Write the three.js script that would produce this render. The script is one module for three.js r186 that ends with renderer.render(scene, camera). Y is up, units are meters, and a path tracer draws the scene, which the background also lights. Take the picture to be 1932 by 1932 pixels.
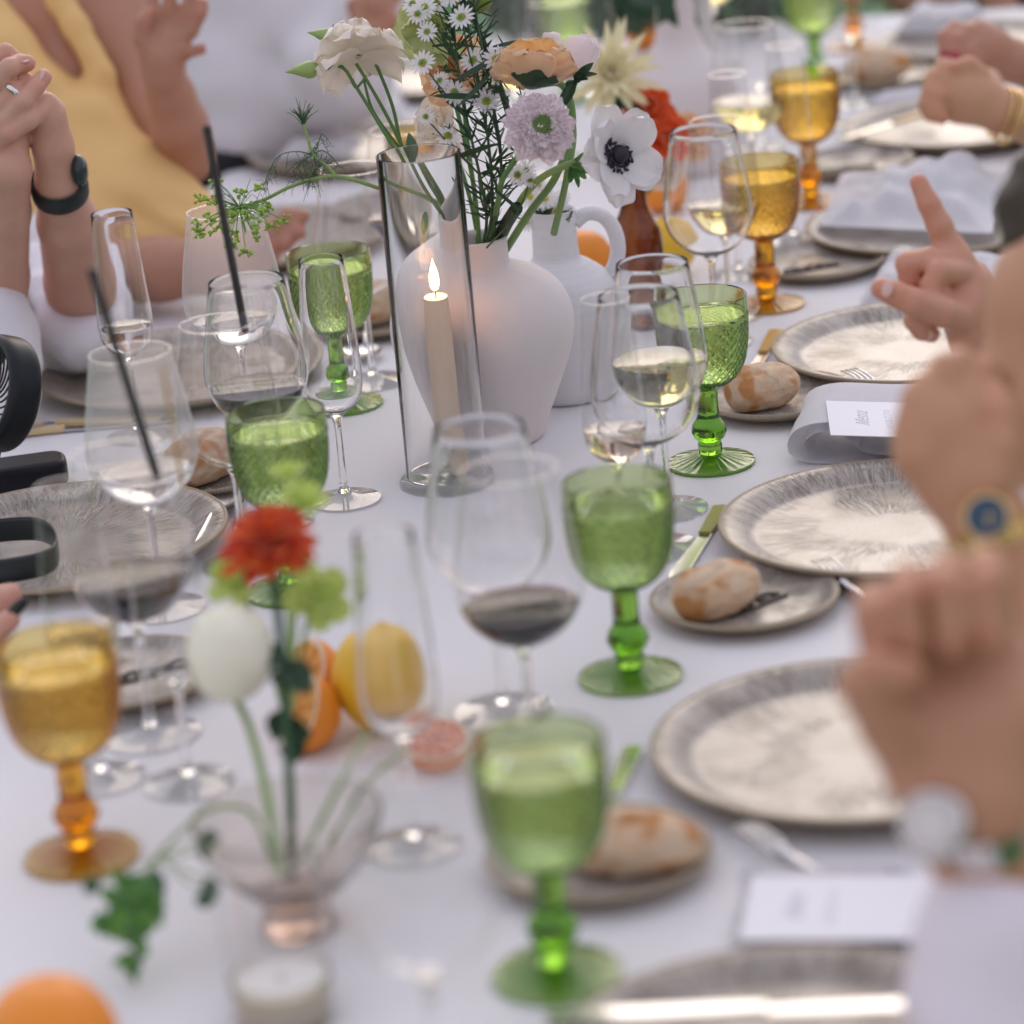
import * as THREE from 'three';
import { mergeGeometries, toCreasedNormals } from 'three/addons/utils/BufferGeometryUtils.js';
import { ImprovedNoise } from 'three/addons/math/ImprovedNoise.js';

// ---------------------------------------------------------------- camera, sky, sun, exposure
const V = (x, y, z) => new THREE.Vector3(x, y, z);
const scene = new THREE.Scene();
const TY = 0.75;                                                      // table height
const LENS = 6024.57, HALF = 966, PITCH = 0.324291, ROLL = 0.085903;
const EYE = V(0, TY + 0.95567, 0);
const camera = new THREE.PerspectiveCamera(2 * Math.atan(HALF / LENS) * 180 / Math.PI, 1, 0.05, 500);
const fwd = V(0, -Math.sin(PITCH), -Math.cos(PITCH)), up0 = V(0, Math.cos(PITCH), -Math.sin(PITCH)), rt0 = V(1, 0, 0);
const rt = rt0.clone().multiplyScalar(Math.cos(ROLL)).addScaledVector(up0, -Math.sin(ROLL));
const upv = rt0.clone().multiplyScalar(Math.sin(ROLL)).addScaledVector(up0, Math.cos(ROLL));
camera.position.copy(EYE);
camera.quaternion.setFromRotationMatrix(new THREE.Matrix4().makeBasis(rt, upv, fwd.clone().negate()));
camera.focus = 3.1; camera.userData.fStop = 3.1;
camera.updateMatrixWorld();

const SUN_AZ = 0.07, SUN_EL = 0.36;
const sunDir = V(Math.sin(SUN_AZ) * Math.cos(SUN_EL), Math.sin(SUN_EL), -Math.cos(SUN_AZ) * Math.cos(SUN_EL));
{
  const W = 512, H = 256, data = new Float32Array(W * H * 4), d = V(0, 0, 0);
  for (let j = 0; j < H; j++) for (let i = 0; i < W; i++) {
    const el = ((j + 0.5) / H - 0.5) * Math.PI, az = ((i + 0.5) / W - 0.5) * 2 * Math.PI;
    d.set(Math.cos(el) * Math.cos(az), Math.sin(el), Math.cos(el) * Math.sin(az));
    const a = Math.acos(Math.min(1, Math.max(-1, d.dot(sunDir)))), h = Math.max(0, Math.sin(el));
    const k = Math.pow(1 - h, 2.2), g = 0.75 * Math.exp(-Math.pow(a / 0.46, 2)) + 0.45 * Math.exp(-Math.pow(a / 0.9, 2));
    const o = (j * W + i) * 4;
    data[o] = 0.66 * (1 - k) + 0.76 * k + g * 1.0;
    data[o + 1] = 0.67 * (1 - k) + 0.70 * k + g * 0.92;
    data[o + 2] = 0.82 * (1 - k) + 0.72 * k + g * 0.80;
    data[o + 3] = 1;
  }
  const sky = new THREE.DataTexture(data, W, H, THREE.RGBAFormat, THREE.FloatType);
  sky.mapping = THREE.EquirectangularReflectionMapping; sky.magFilter = sky.minFilter = THREE.LinearFilter;
  sky.wrapS = THREE.RepeatWrapping; sky.needsUpdate = true;
  scene.background = sky; scene.environment = sky;
}
const sun = new THREE.DirectionalLight(0xffe6cc, 0.5);
sun.position.copy(EYE).addScaledVector(sunDir, 30); sun.target.position.set(0.2, TY, -3.2);
sun.castShadow = true; sun.shadow.radius = 62; sun.shadow.mapSize.set(2048, 2048);
Object.assign(sun.shadow.camera, { left: -6, right: 6, top: 6, bottom: -6, near: 1, far: 80 });
scene.add(sun, sun.target);
const renderer = new THREE.WebGLRenderer({ antialias: true });
renderer.toneMapping = THREE.LinearToneMapping; renderer.toneMappingExposure = 1.09;
renderer.shadowMap.enabled = true;

// ---------------------------------------------------------------- small helpers
let seed = 7;
const rnd = (a = 0, b = 1) => { seed = (seed + 0x6d2b79f5) | 0; let t = Math.imul(seed ^ (seed >>> 15), 1 | seed); t = (t + Math.imul(t ^ (t >>> 7), 61 | t)) ^ t; return a + (b - a) * (((t ^ (t >>> 14)) >>> 0) / 4294967296); };
const noiseGen = new ImprovedNoise();
const nz = (x, y, z = 0) => noiseGen.noise(x, y, z);
const lerp = (a, b, t) => a + (b - a) * t, sm = (a, b, x) => { x = Math.min(1, Math.max(0, (x - a) / (b - a))); return x * x * (3 - 2 * x); };
const ray = (x, y) => fwd.clone().multiplyScalar(LENS).addScaledVector(rt, x - HALF).addScaledVector(upv, -(y - HALF));
// a place in the photograph (1932 units across) and a height above the table, or a distance from the camera
const at = (x, y, h = 0) => { const d = ray(x, y), k = (TY + h - EYE.y) / d.y; return EYE.clone().addScaledVector(d, k); };
const J = (x, y, depth) => EYE.clone().addScaledVector(ray(x, y), depth / LENS);
const depthOf = (p) => p.clone().sub(EYE).dot(fwd);
const AX = 10.9 * Math.PI / 180, S_DIR = V(Math.sin(AX), 0, -Math.cos(AX)), T_DIR = V(Math.cos(AX), 0, Math.sin(AX)), ORG = V(0.196, TY, -2.93);
const tab = (s, t, h = 0) => ORG.clone().addScaledVector(S_DIR, s).addScaledVector(T_DIR, t).add(V(0, h, 0));
const used = {};
const numbered = (n) => { used[n] = (used[n] ?? -1) + 1; return used[n] ? n + '_' + String(used[n]).padStart(3, '0') : n; };
function tag(o, label, category, group, kind) {
  if (label) o.userData.label = label;
  if (category) o.userData.category = category;
  if (group) o.userData.group = group;
  if (kind) o.userData.kind = kind;
  return o;
}
function shade(m) { m.castShadow = true; m.receiveShadow = true; return m; }
function thing(name, label, category, p, turn = 0, group) {
  const o = new THREE.Group(); o.name = numbered(name); scene.add(o);
  o.position.copy(p); o.rotation.y = turn;
  return tag(o, label, category, group);
}
function solo(name, geo, mat, label, category, p, group, kind) {       // a thing that is one mesh, geometry in world coordinates
  const m = shade(new THREE.Mesh(geo, mat)); m.name = numbered(name);
  if (p) { geo.translate(-p.x, -p.y, -p.z); m.position.copy(p); }
  scene.add(m); return tag(m, label, category, group, kind);
}
function part(parent, name, geo, mat) { const m = shade(new THREE.Mesh(geo, mat)); m.name = name; parent.add(m); return m; }
function root(o) { while (o.parent && o.parent !== scene) o = o.parent; return o; }
function partW(parent, name, geo, mat) {                                // geometry given in world coordinates
  let o = parent; const p = V(0, 0, 0); while (o && o !== scene) { p.add(o.position); o = o.parent; }
  geo.translate(-p.x, -p.y, -p.z); return part(parent, name, geo, mat);
}
function copyOf(o, p, label, turn = 0, group) {
  const c = o.clone(); c.name = numbered(o.name.replace(/_\d+$/, '')); scene.add(c);
  c.position.copy(p); c.rotation.y = turn; c.userData = { ...o.userData }; if (label) c.userData.label = label; if (group) c.userData.group = group;
  return c;
}
const std = (c, r = 0.6, o = {}) => { const m = new THREE.MeshPhysicalMaterial({ roughness: r, ...o }); Array.isArray(c) ? m.color.setRGB(...c) : m.color.set(c); return m; };
function creased(g, a) { g.scale(1000, 1000, 1000); const h = toCreasedNormals(g, a); return h.scale(0.001, 0.001, 0.001); }   // the addon compares positions to a hundredth of a unit
function smooth(g) { g.computeVertexNormals(); return g; }
function join(list) { return mergeGeometries(list.map((g) => { const h = g.index ? g.toNonIndexed() : g; for (const k of Object.keys(h.attributes)) if (!['position', 'normal', 'uv'].includes(k)) h.deleteAttribute(k); if (!h.attributes.uv) h.setAttribute('uv', new THREE.Float32BufferAttribute(new Float32Array(h.attributes.position.count * 2), 2)); return h; })); }
function grid(nu, nv, f, closeU = false) {                              // a sheet: f(u, v) gives a point
  const pos = [], uv = [], idx = [];
  for (let j = 0; j <= nv; j++) for (let i = 0; i <= nu; i++) { const p = f(i / nu, j / nv); pos.push(p.x, p.y, p.z); uv.push(i / nu, j / nv); }
  for (let j = 0; j < nv; j++) for (let i = 0; i < nu; i++) { const a = j * (nu + 1) + i, b = a + 1, c = a + nu + 1, d = c + 1; idx.push(a, b, d, a, d, c); }
  const g = new THREE.BufferGeometry();
  g.setAttribute('position', new THREE.Float32BufferAttribute(pos, 3)); g.setAttribute('uv', new THREE.Float32BufferAttribute(uv, 2)); g.setIndex(idx);
  g.computeVertexNormals();
  if (closeU) { const n = g.attributes.normal; for (let j = 0; j <= nv; j++) { const a = j * (nu + 1), b = a + nu, v = V(n.getX(a) + n.getX(b), n.getY(a) + n.getY(b), n.getZ(a) + n.getZ(b)).normalize(); n.setXYZ(a, v.x, v.y, v.z); n.setXYZ(b, v.x, v.y, v.z); } }
  return g;
}
// turned body: profile [r, y] from the axis at the bottom round to the axis at the top; fn may change the radius
function turned(prof, seg, fn) { return grid(seg, prof.length - 1, (u, v) => { const [r, y] = prof[Math.round(v * (prof.length - 1))], a = -u * 2 * Math.PI; const q = fn ? fn(r, y, u) : [r, y]; return V(q[0] * Math.cos(a), q[1], q[0] * Math.sin(a)); }, true); }
function curveProf(pts, n) { const c = new THREE.CatmullRomCurve3(pts.map(([r, y]) => V(r, y, 0)), false, 'centripetal'); return c.getPoints(n).map((p) => [Math.max(0, p.x), p.y]); }
function tube(pts, r0, r1 = r0, seg = 24, rad = 8) {
  const c = pts.length > 2 ? new THREE.CatmullRomCurve3(pts, false, 'centripetal') : new THREE.LineCurve3(pts[0], pts[1]);
  const fr = c.computeFrenetFrames(seg, false);
  const g = grid(rad, seg + 2, (u, v) => {
    const k = Math.round(v * (seg + 2)), q = Math.min(seg, Math.max(0, k - 1)), t = q / seg, p = c.getPointAt(t), r = k === 0 || k === seg + 2 ? 0.0001 : lerp(r0, r1, t), a = u * 2 * Math.PI;
    return p.addScaledVector(fr.normals[q], Math.cos(a) * r).addScaledVector(fr.binormals[q], Math.sin(a) * r);
  }, true);
  return g;
}
function ball(p, rx, ry = rx, rz = rx, a = 16, b = 12) { const g = new THREE.SphereGeometry(1, a, b); g.scale(rx, ry, rz); g.translate(p.x, p.y, p.z); return g; }
function texture(n, m, fn, srgb, rep) {                                 // fn(u, v) -> [r, g, b] or a number, 0..1
  const d = new Uint8Array(n * m * 4);
  for (let j = 0; j < m; j++) for (let i = 0; i < n; i++) { let c = fn((i + 0.5) / n, (j + 0.5) / m); if (typeof c === 'number') c = [c, c, c]; const o = (j * n + i) * 4; for (let k = 0; k < 3; k++) d[o + k] = Math.max(0, Math.min(255, c[k] * 255)); d[o + 3] = 255; }
  const t = new THREE.DataTexture(d, n, m); t.magFilter = THREE.LinearFilter; t.minFilter = THREE.LinearFilter; t.wrapS = t.wrapT = THREE.RepeatWrapping;
  if (srgb) t.colorSpace = THREE.SRGBColorSpace; if (rep) t.repeat.set(...rep); t.needsUpdate = true; return t;
}
const tileNoise = (u, v, f, s = 0) => { const a = u * 2 * Math.PI, b = v * 2 * Math.PI, r = f / 6.283; return nz(Math.cos(a) * r + 11.3 + s, Math.sin(a) * r + Math.cos(b) * r * 0.77, Math.sin(b) * r + s * 1.7); };

// smooth bodies: tapered capsules joined with a smooth minimum, meshed on a grid
function body(bones, cell, k0 = 0.012) {
  const lo = V(1e9, 1e9, 1e9), hi = V(-1e9, -1e9, -1e9);
  for (const b of bones) for (const [p, r] of [[b.a, b.ra], [b.b, b.rb]]) { lo.min(V(p.x - r, p.y - r, p.z - r)); hi.max(V(p.x + r, p.y + r, p.z + r)); }
  lo.subScalar(cell * 3); hi.addScalar(cell * 3);
  const n = [0, 1, 2].map((i) => Math.ceil((hi.getComponent(i) - lo.getComponent(i)) / cell) + 1), f = new Float32Array(n[0] * n[1] * n[2]).fill(1e3);
  for (const b of bones) {
    const k = b.k ?? k0, m = k + cell * 3, ab = b.b.clone().sub(b.a), L2 = Math.max(1e-9, ab.lengthSq()), r = Math.max(b.ra, b.rb) + m, from = [], to = [];
    for (let i = 0; i < 3; i++) { const p = b.a.getComponent(i), q = b.b.getComponent(i), l = lo.getComponent(i); from[i] = Math.max(0, Math.floor((Math.min(p, q) - r - l) / cell)); to[i] = Math.min(n[i] - 1, Math.ceil((Math.max(p, q) + r - l) / cell)); }
    for (let z = from[2]; z <= to[2]; z++) for (let y = from[1]; y <= to[1]; y++) for (let x = from[0]; x <= to[0]; x++) {
      const px = lo.x + x * cell - b.a.x, py = lo.y + y * cell - b.a.y, pz = lo.z + z * cell - b.a.z, t = Math.min(1, Math.max(0, (px * ab.x + py * ab.y + pz * ab.z) / L2));
      let d = Math.hypot(px - ab.x * t, py - ab.y * t, pz - ab.z * t) - lerp(b.ra, b.rb, t);
      const i = (z * n[1] + y) * n[0] + x, a = f[i], h = Math.max(0, k - Math.abs(a - d)) / Math.max(k, 1e-6);
      if (b.cut) f[i] = Math.max(a, -d); else f[i] = Math.min(a, d) - h * h * k * 0.25;
    }
  }
  return nets(f, n, lo, cell);
}
function nets(f, n, lo, cell) {
  const [nx, ny, nzz] = n, vid = new Int32Array(nx * ny * nzz).fill(-1), pos = [], idx = [], at3 = (x, y, z) => f[(z * ny + y) * nx + x];
  const C = [[0, 0, 0], [1, 0, 0], [0, 1, 0], [1, 1, 0], [0, 0, 1], [1, 0, 1], [0, 1, 1], [1, 1, 1]], E = [[0, 1], [2, 3], [4, 5], [6, 7], [0, 2], [1, 3], [4, 6], [5, 7], [0, 4], [1, 5], [2, 6], [3, 7]];
  for (let z = 0; z < nzz - 1; z++) for (let y = 0; y < ny - 1; y++) for (let x = 0; x < nx - 1; x++) {
    const v = C.map(([a, b, c]) => at3(x + a, y + b, z + c)); let neg = 0; for (const q of v) neg += q < 0;
    if (neg === 0 || neg === 8) continue;
    let sx = 0, sy = 0, sz = 0, m = 0;
    for (const [a, b] of E) if ((v[a] < 0) !== (v[b] < 0)) { const t = v[a] / (v[a] - v[b]); sx += lerp(C[a][0], C[b][0], t); sy += lerp(C[a][1], C[b][1], t); sz += lerp(C[a][2], C[b][2], t); m++; }
    vid[(z * ny + y) * nx + x] = pos.length / 3; pos.push(lo.x + (x + sx / m) * cell, lo.y + (y + sy / m) * cell, lo.z + (z + sz / m) * cell);
  }
  const id = (x, y, z) => vid[(z * ny + y) * nx + x], quad = (a, b, c, d, flip) => { if (Math.min(a, b, c, d) < 0) return; flip ? idx.push(a, c, b, a, d, c) : idx.push(a, b, c, a, c, d); };
  for (let z = 1; z < nzz - 1; z++) for (let y = 1; y < ny - 1; y++) for (let x = 1; x < nx - 1; x++) {
    const s = at3(x, y, z) < 0;
    if (s !== at3(x + 1, y, z) < 0) quad(id(x, y - 1, z - 1), id(x, y, z - 1), id(x, y, z), id(x, y - 1, z), !s);
    if (s !== at3(x, y + 1, z) < 0) quad(id(x - 1, y, z - 1), id(x - 1, y, z), id(x, y, z), id(x, y, z - 1), !s);
    if (s !== at3(x, y, z + 1) < 0) quad(id(x - 1, y - 1, z), id(x, y - 1, z), id(x, y, z), id(x - 1, y, z), !s);
  }
  const g = new THREE.BufferGeometry(); g.setAttribute('position', new THREE.Float32BufferAttribute(pos, 3)); g.setIndex(idx); g.computeVertexNormals(); return g;
}
const bone = (a, b, ra, rb = ra, k) => ({ a, b, ra, rb, k });
function chain(pts, rads, k) { const out = []; for (let i = 0; i < pts.length - 1; i++) out.push(bone(pts[i], pts[i + 1], Array.isArray(rads) ? rads[i] : rads, Array.isArray(rads) ? rads[i + 1] : rads, k)); return out; }
// ---------------------------------------------------------------- materials
const weave = texture(256, 256, (u, v) => 0.5 + 0.22 * Math.sin(u * 2 * Math.PI * 32) * Math.sin(v * 2 * Math.PI * 32) + 0.35 * tileNoise(u, v, 40));
weave.repeat.set(14, 14);
const M = {};
M.cloth = std([0.80, 0.79, 0.80], 0.92, { bumpMap: weave, bumpScale: 0.0004 });
M.napkin = std([0.84, 0.83, 0.86], 0.95, { bumpMap: weave, bumpScale: 0.0003, side: THREE.DoubleSide, transmission: 0.4, thickness: 0 });
M.paper = std([0.80, 0.80, 0.84], 0.8, { side: THREE.DoubleSide });
M.clear = new THREE.MeshPhysicalMaterial({ color: 0xffffff, roughness: 0.0, transmission: 1, thickness: 0.01, ior: 1.5, attenuationColor: new THREE.Color(0.9, 0.95, 0.93), attenuationDistance: 0.08 });
M.mist = new THREE.MeshPhysicalMaterial({ color: new THREE.Color(0.93, 0.925, 0.925), roughness: 0.42, transmission: 1, thickness: 0, ior: 1.5, side: THREE.DoubleSide });
M.clearThin = new THREE.MeshPhysicalMaterial({ color: 0xffffff, roughness: 0.0, transmission: 1, thickness: 0.002, ior: 1.45 });
M.sheet = new THREE.MeshPhysicalMaterial({ color: new THREE.Color(0.965, 0.962, 0.965), roughness: 0.0, transmission: 1, thickness: 0, ior: 1.5, side: THREE.DoubleSide });
const liquid = (c, d, o = {}) => new THREE.MeshPhysicalMaterial({ color: 0xffffff, roughness: 0, transmission: 1, thickness: 0.05, ior: 1.33, attenuationColor: new THREE.Color().setRGB(...c), attenuationDistance: d, ...o });
M.water = liquid([0.93, 0.95, 0.95], 0.2);
M.white = liquid([0.86, 0.80, 0.46], 0.05);
M.rose = liquid([0.90, 0.80, 0.66], 0.05);
M.red = liquid([0.10, 0.006, 0.012], 0.004);
const colored = (c, d) => new THREE.MeshPhysicalMaterial({ color: 0xffffff, roughness: 0.07, transmission: 1, thickness: 0.01, ior: 1.5, attenuationColor: new THREE.Color().setRGB(...c), attenuationDistance: d });
M.green = colored([0.33, 0.55, 0.10], 0.008); M.greenStem = colored([0.30, 0.60, 0.08], 0.020);
M.amber = colored([0.80, 0.46, 0.05], 0.0065); M.amberStem = colored([0.84, 0.48, 0.05], 0.016);
M.steel = std([0.62, 0.62, 0.63], 0.18, { metalness: 1 });
M.ceramic = std([0.72, 0.665, 0.655], 0.85, { bumpMap: texture(256, 256, (u, v) => 0.5 + 0.5 * tileNoise(u, v, 18) + 0.25 * tileNoise(u, v, 60, 4)), bumpScale: 0.0012 });
M.ceramicWhite = std([0.72, 0.71, 0.73], 0.75, { bumpMap: texture(256, 256, (u, v) => 0.5 + 0.3 * tileNoise(u, v, 20, 2) + 0.25 * Math.sin(v * 2 * Math.PI * 40)), bumpScale: 0.0006 });

// ---------------------------------------------------------------- ground and table
{
  const g = new THREE.PlaneGeometry(400, 400, 1, 1); g.rotateX(-Math.PI / 2);
  const t = texture(256, 256, (u, v) => { const n = tileNoise(u, v, 12) * 0.5 + tileNoise(u, v, 50, 3) * 0.5; return [0.17 + 0.07 * n, 0.40 + 0.12 * n, 0.19 + 0.05 * n]; }, true, [200, 200]);
  solo('lawn', g, std([1, 1, 1], 0.95, { map: t }), null, null, null, null, 'structure');
}
const T0 = -0.84, T1 = 0.40, S0 = -2.1, S1 = 2.36;
{
  const t = thing('dining_table', 'long dining table under a white linen cloth set with plates and glasses', 'table', tab(1.5, -0.22, -TY));
  const topG = grid(2, 2, (u, v) => tab(lerp(S0, S1, v), lerp(T0, T1, u), -0.012));
  const slab = new THREE.BoxGeometry(T1 - T0 - 0.02, 0.03, S1 - S0 - 0.02); slab.rotateY(-AX); const c = tab((S0 + S1) / 2, (T0 + T1) / 2, -0.024); slab.translate(c.x, c.y, c.z);
  partW(t, 'tabletop', slab, std([0.25, 0.16, 0.1], 0.6));
  for (const s of [S0 + 0.2, (S0 + S1) / 2, S1 - 0.2]) for (const k of [T0 + 0.12, T1 - 0.12]) { const l = new THREE.CylinderGeometry(0.025, 0.02, 0.71, 12); const q = tab(s, k, -0.395); l.translate(q.x, q.y, q.z); partW(t, 'leg', l, std([0.25, 0.16, 0.1], 0.6)); }
  const nS = 220, nT = 74, drop = 0.42;
  const g = grid(nT, nS, (u, v) => {
    const s = lerp(S0, S1, v), w = -drop + u * (T1 - T0 + 2 * drop);
    const over = w < 0 ? -w : w > T1 - T0 ? w - (T1 - T0) : 0, tt = T0 + Math.min(T1 - T0, Math.max(0, w));
    const side = w < 0 ? -1 : 1, wave = over > 0 ? Math.min(1, over * 6) * 0.03 * Math.sin(s * 16 + 2 * nz(s * 2, side)) : 0;
    const h = over > 0 ? -Math.max(0, over - 0.004) : 0.0016 * nz(s * 2.3, tt * 2.6) + 0.0007 * nz(s * 7, tt * 5, 4);
    return tab(s, tt + side * Math.min(over, 0.012) + wave * (side > 0 ? 1 : -1) * 0.6, Math.min(h, 0.002));
  });
  const uv = g.attributes.uv; for (let i = 0; i < uv.count; i++) uv.setXY(i, uv.getX(i) * 2, uv.getY(i) * 7.3);
  M.cloth.side = THREE.DoubleSide;
  solo('tablecloth', g, M.cloth, 'white linen cloth spread over the long dining table', 'tablecloth', tab(1.5, -0.22, 0));
}

// ---------------------------------------------------------------- pressed goblets
const DIA = 32, SUB = 8;
function gobletGeo() {
  const tri = (x) => 1 - Math.abs((x - Math.floor(x)) * 2 - 1);
  // bowl, closed solid: outside bottom to rim, inside back down
  const outer = [[0, 0.0772], [0.0105, 0.0772]], R = (y) => { const k = [[0.0772, 0.0112], [0.080, 0.0175], [0.085, 0.0262], [0.092, 0.0330], [0.101, 0.0382], [0.112, 0.0414], [0.126, 0.0434], [0.146, 0.0444], [0.168, 0.0441]]; for (let i = 1; i < k.length; i++) if (y <= k[i][0]) { const t = (y - k[i - 1][0]) / (k[i][0] - k[i - 1][0]); return lerp(k[i - 1][1], k[i][1], t); } return 0.0441; };
  const curve = curveProf([[0.0112, 0.0772], [0.0175, 0.0798], [0.0262, 0.085], [0.0330, 0.092], [0.0382, 0.101], [0.0414, 0.112], [0.0434, 0.126], [0.0444, 0.146], [0.0441, 0.168]], 60);
  const th = 0.0034, inner = [], CH = 0.0092, rows = [];
  const RR = (y) => { for (let i = 1; i < curve.length; i++) if (y <= curve[i][1]) { const t = (y - curve[i - 1][1]) / (curve[i][1] - curve[i - 1][1]); return lerp(curve[i - 1][0], curve[i][0], t); } return 0.0441; };
  for (const p of curve) if (p[1] < 0.0795) rows.push(p);
  for (let y = 0.08; y < 0.1535; y += CH / SUB) rows.push([RR(y), y]);
  for (const p of curve) if (p[1] > 0.1545) rows.push(p);
  for (const p of rows) outer.push([p[0], p[1]]);
  outer.push([0.0432, 0.1689]);
  for (let i = curve.length - 1; i > 6; i -= 3) { const w = curve[i][1] > 0.15 ? 0.0022 : th; inner.push([Math.max(0.001, curve[i][0] - w), curve[i][1] + (i < 20 ? 0.003 : 0)]); }
  const prof = [...outer, ...inner, [0.010, 0.0862], [0, 0.0855]];
  const bowl = turned(prof, DIA * SUB, (r, y, u) => {
    return [r, y];
  });
  const pos = bowl.attributes.position, nu = DIA * SUB + 1, first = 2, last = 2 + rows.length - 1;
  for (let j = first; j <= last; j++) for (let i = 0; i < nu; i++) {
    const a = j * nu + i, y = pos.getY(a), k = DIA * (i / (nu - 1)), w = (y - 0.08) / 0.0092;
    const on = sm(0.081, 0.086, y) * (1 - sm(0.1455, 0.147, y)), band = (y > 0.1475 && y < 0.1515) ? 0.0005 : 0;
    const h = -on * 0.00062 * Math.max(0, 1 - Math.min(tri(k + w), tri(k - w)) / 0.42) + band, r = Math.hypot(pos.getX(a), pos.getZ(a)), q = (r + h) / r;
    pos.setXYZ(a, pos.getX(a) * q, y, pos.getZ(a) * q);
  }
  bowl.computeVertexNormals();
  // stem with facets and a studded knob
  const st = curveProf([[0.0112, 0.0125], [0.0118, 0.020], [0.0112, 0.0245], [0.0150, 0.0285], [0.0165, 0.0345], [0.0158, 0.041], [0.0120, 0.0462], [0.0108, 0.050], [0.0104, 0.060], [0.0106, 0.072], [0.0110, 0.0768]], 56);
  const stem = turned([[0, 0.0124], ...st, [0, 0.0769]], 48, (r, y, u) => {
    const oct = Math.cos(Math.PI / 8) / Math.cos(((u * 8) % 1 - 0.5) * Math.PI / 4), stud = sm(0.028, 0.031, y) * (1 - sm(0.038, 0.041, y)) * 0.0011 * (0.5 + 0.5 * Math.cos(u * 2 * Math.PI * 12)) * (0.5 + 0.5 * Math.cos((y - 0.0345) / 0.0035 * Math.PI));
    const f = y > 0.049 && y < 0.075 ? sm(0.049, 0.052, y) * (1 - sm(0.072, 0.075, y)) : y > 0.0135 && y < 0.023 ? 0.8 : 0;
    return [r * lerp(1, oct * 1.03, f) + stud, y];
  });
  const ft = [[0, -0.002], [0.012, -0.002], [0.024, -0.002], [0.036, -0.002], [0.0415, -0.001], [0.0428, 0.0022], [0.0422, 0.0040], [0.036, 0.0056], [0.028, 0.0076], [0.020, 0.0098], [0.0140, 0.0116], [0.0112, 0.0122], [0, 0.0122]];
  const foot = turned(ft, 144, (r, y, u) => [r * (r > 0.04 ? 1 + 0.006 * Math.cos(u * 2 * Math.PI * 24) : 1), y + (y > 0.005 && r > 0.013 && r < 0.037 ? -0.0006 * (0.5 + 0.5 * Math.cos(u * 2 * Math.PI * 24)) : 0)]);
  // the drink, a hair inside the wall
  const level = 0.1495, wp = [[0, 0.0858], [0.0098, 0.0866]];
  for (let i = inner.length - 1; i >= 0; i--) if (inner[i][1] < level - 0.0005 && inner[i][1] > 0.0885) wp.push([inner[i][0] - 0.00025, inner[i][1]]);
  const rl = wp[wp.length - 1][0]; wp.push([rl, level], [rl - 0.0005, level + 0.0001], [rl - 0.002, level + 0.0001], [0, level + 0.0001]);
  const drink = turned(wp, 64);
  return { bowl: creased(bowl, 0.11), stem: creased(stem, 0.6), foot: creased(foot, 0.6), drink: creased(drink, 0.5) };
}
const GG = gobletGeo();
function goblet(color, drink = true) {
  const t = thing(color === 'green' ? 'green_goblet' : 'amber_goblet', '', 'goblet', V(0, 0, 0));
  part(t, 'bowl', GG.bowl, M[color]); part(t, 'stem', GG.stem, M[color + 'Stem']); part(t, 'foot', GG.foot, M[color + 'Stem']);
  if (drink) part(t, 'water', GG.drink, M.water);
  return t;
}
const gobletProto = {};
function putGoblet(color, p, label, turn = 0) {
  if (!gobletProto[color]) { const o = gobletProto[color] = goblet(color); o.position.copy(p); o.rotation.y = turn; o.userData.label = label; return o; }
  return copyOf(gobletProto[color], p, label, turn);
}
putGoblet('green', at(1050, 1843), 'green pressed glass goblet nearest the camera, beside a bread roll', 0.1);
putGoblet('green', at(1190, 1280), 'green pressed glass goblet just left of the bread roll with dark name cutout', 0.7);
putGoblet('green', at(1342, 876), 'green pressed glass goblet in sharp focus right of the white wine glass', 1.3);
putGoblet('green', at(556, 1118), 'green pressed glass goblet behind the orange zinnia', 0.4);
putGoblet('green', at(648, 766), 'green pressed glass goblet behind the empty flute with bubbles', 0.9);
putGoblet('green', at(1540, 165), 'pale blurred green goblet far down the right row of the table', 0.3);
putGoblet('amber', at(155, 1618), 'amber pressed glass goblet at left edge near the parsley sprig', 0.2);
putGoblet('amber', at(1448, 578), 'amber pressed glass goblet beside the small plate with dark name cutout', 0.8);
putGoblet('amber', at(1530, 384), 'amber pressed glass goblet standing behind another amber goblet', 0.5);
putGoblet('amber', at(818, 500), 'amber pressed glass goblet behind the cream lisianthus stems', 0.6);
putGoblet('amber', at(1612, 90), 'small blurred amber goblet at far end near stacked white napkins', 0.6);

putGoblet('green', at(1078, 188), 'pale blurred green goblet behind the white poppy', 0.2);
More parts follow.
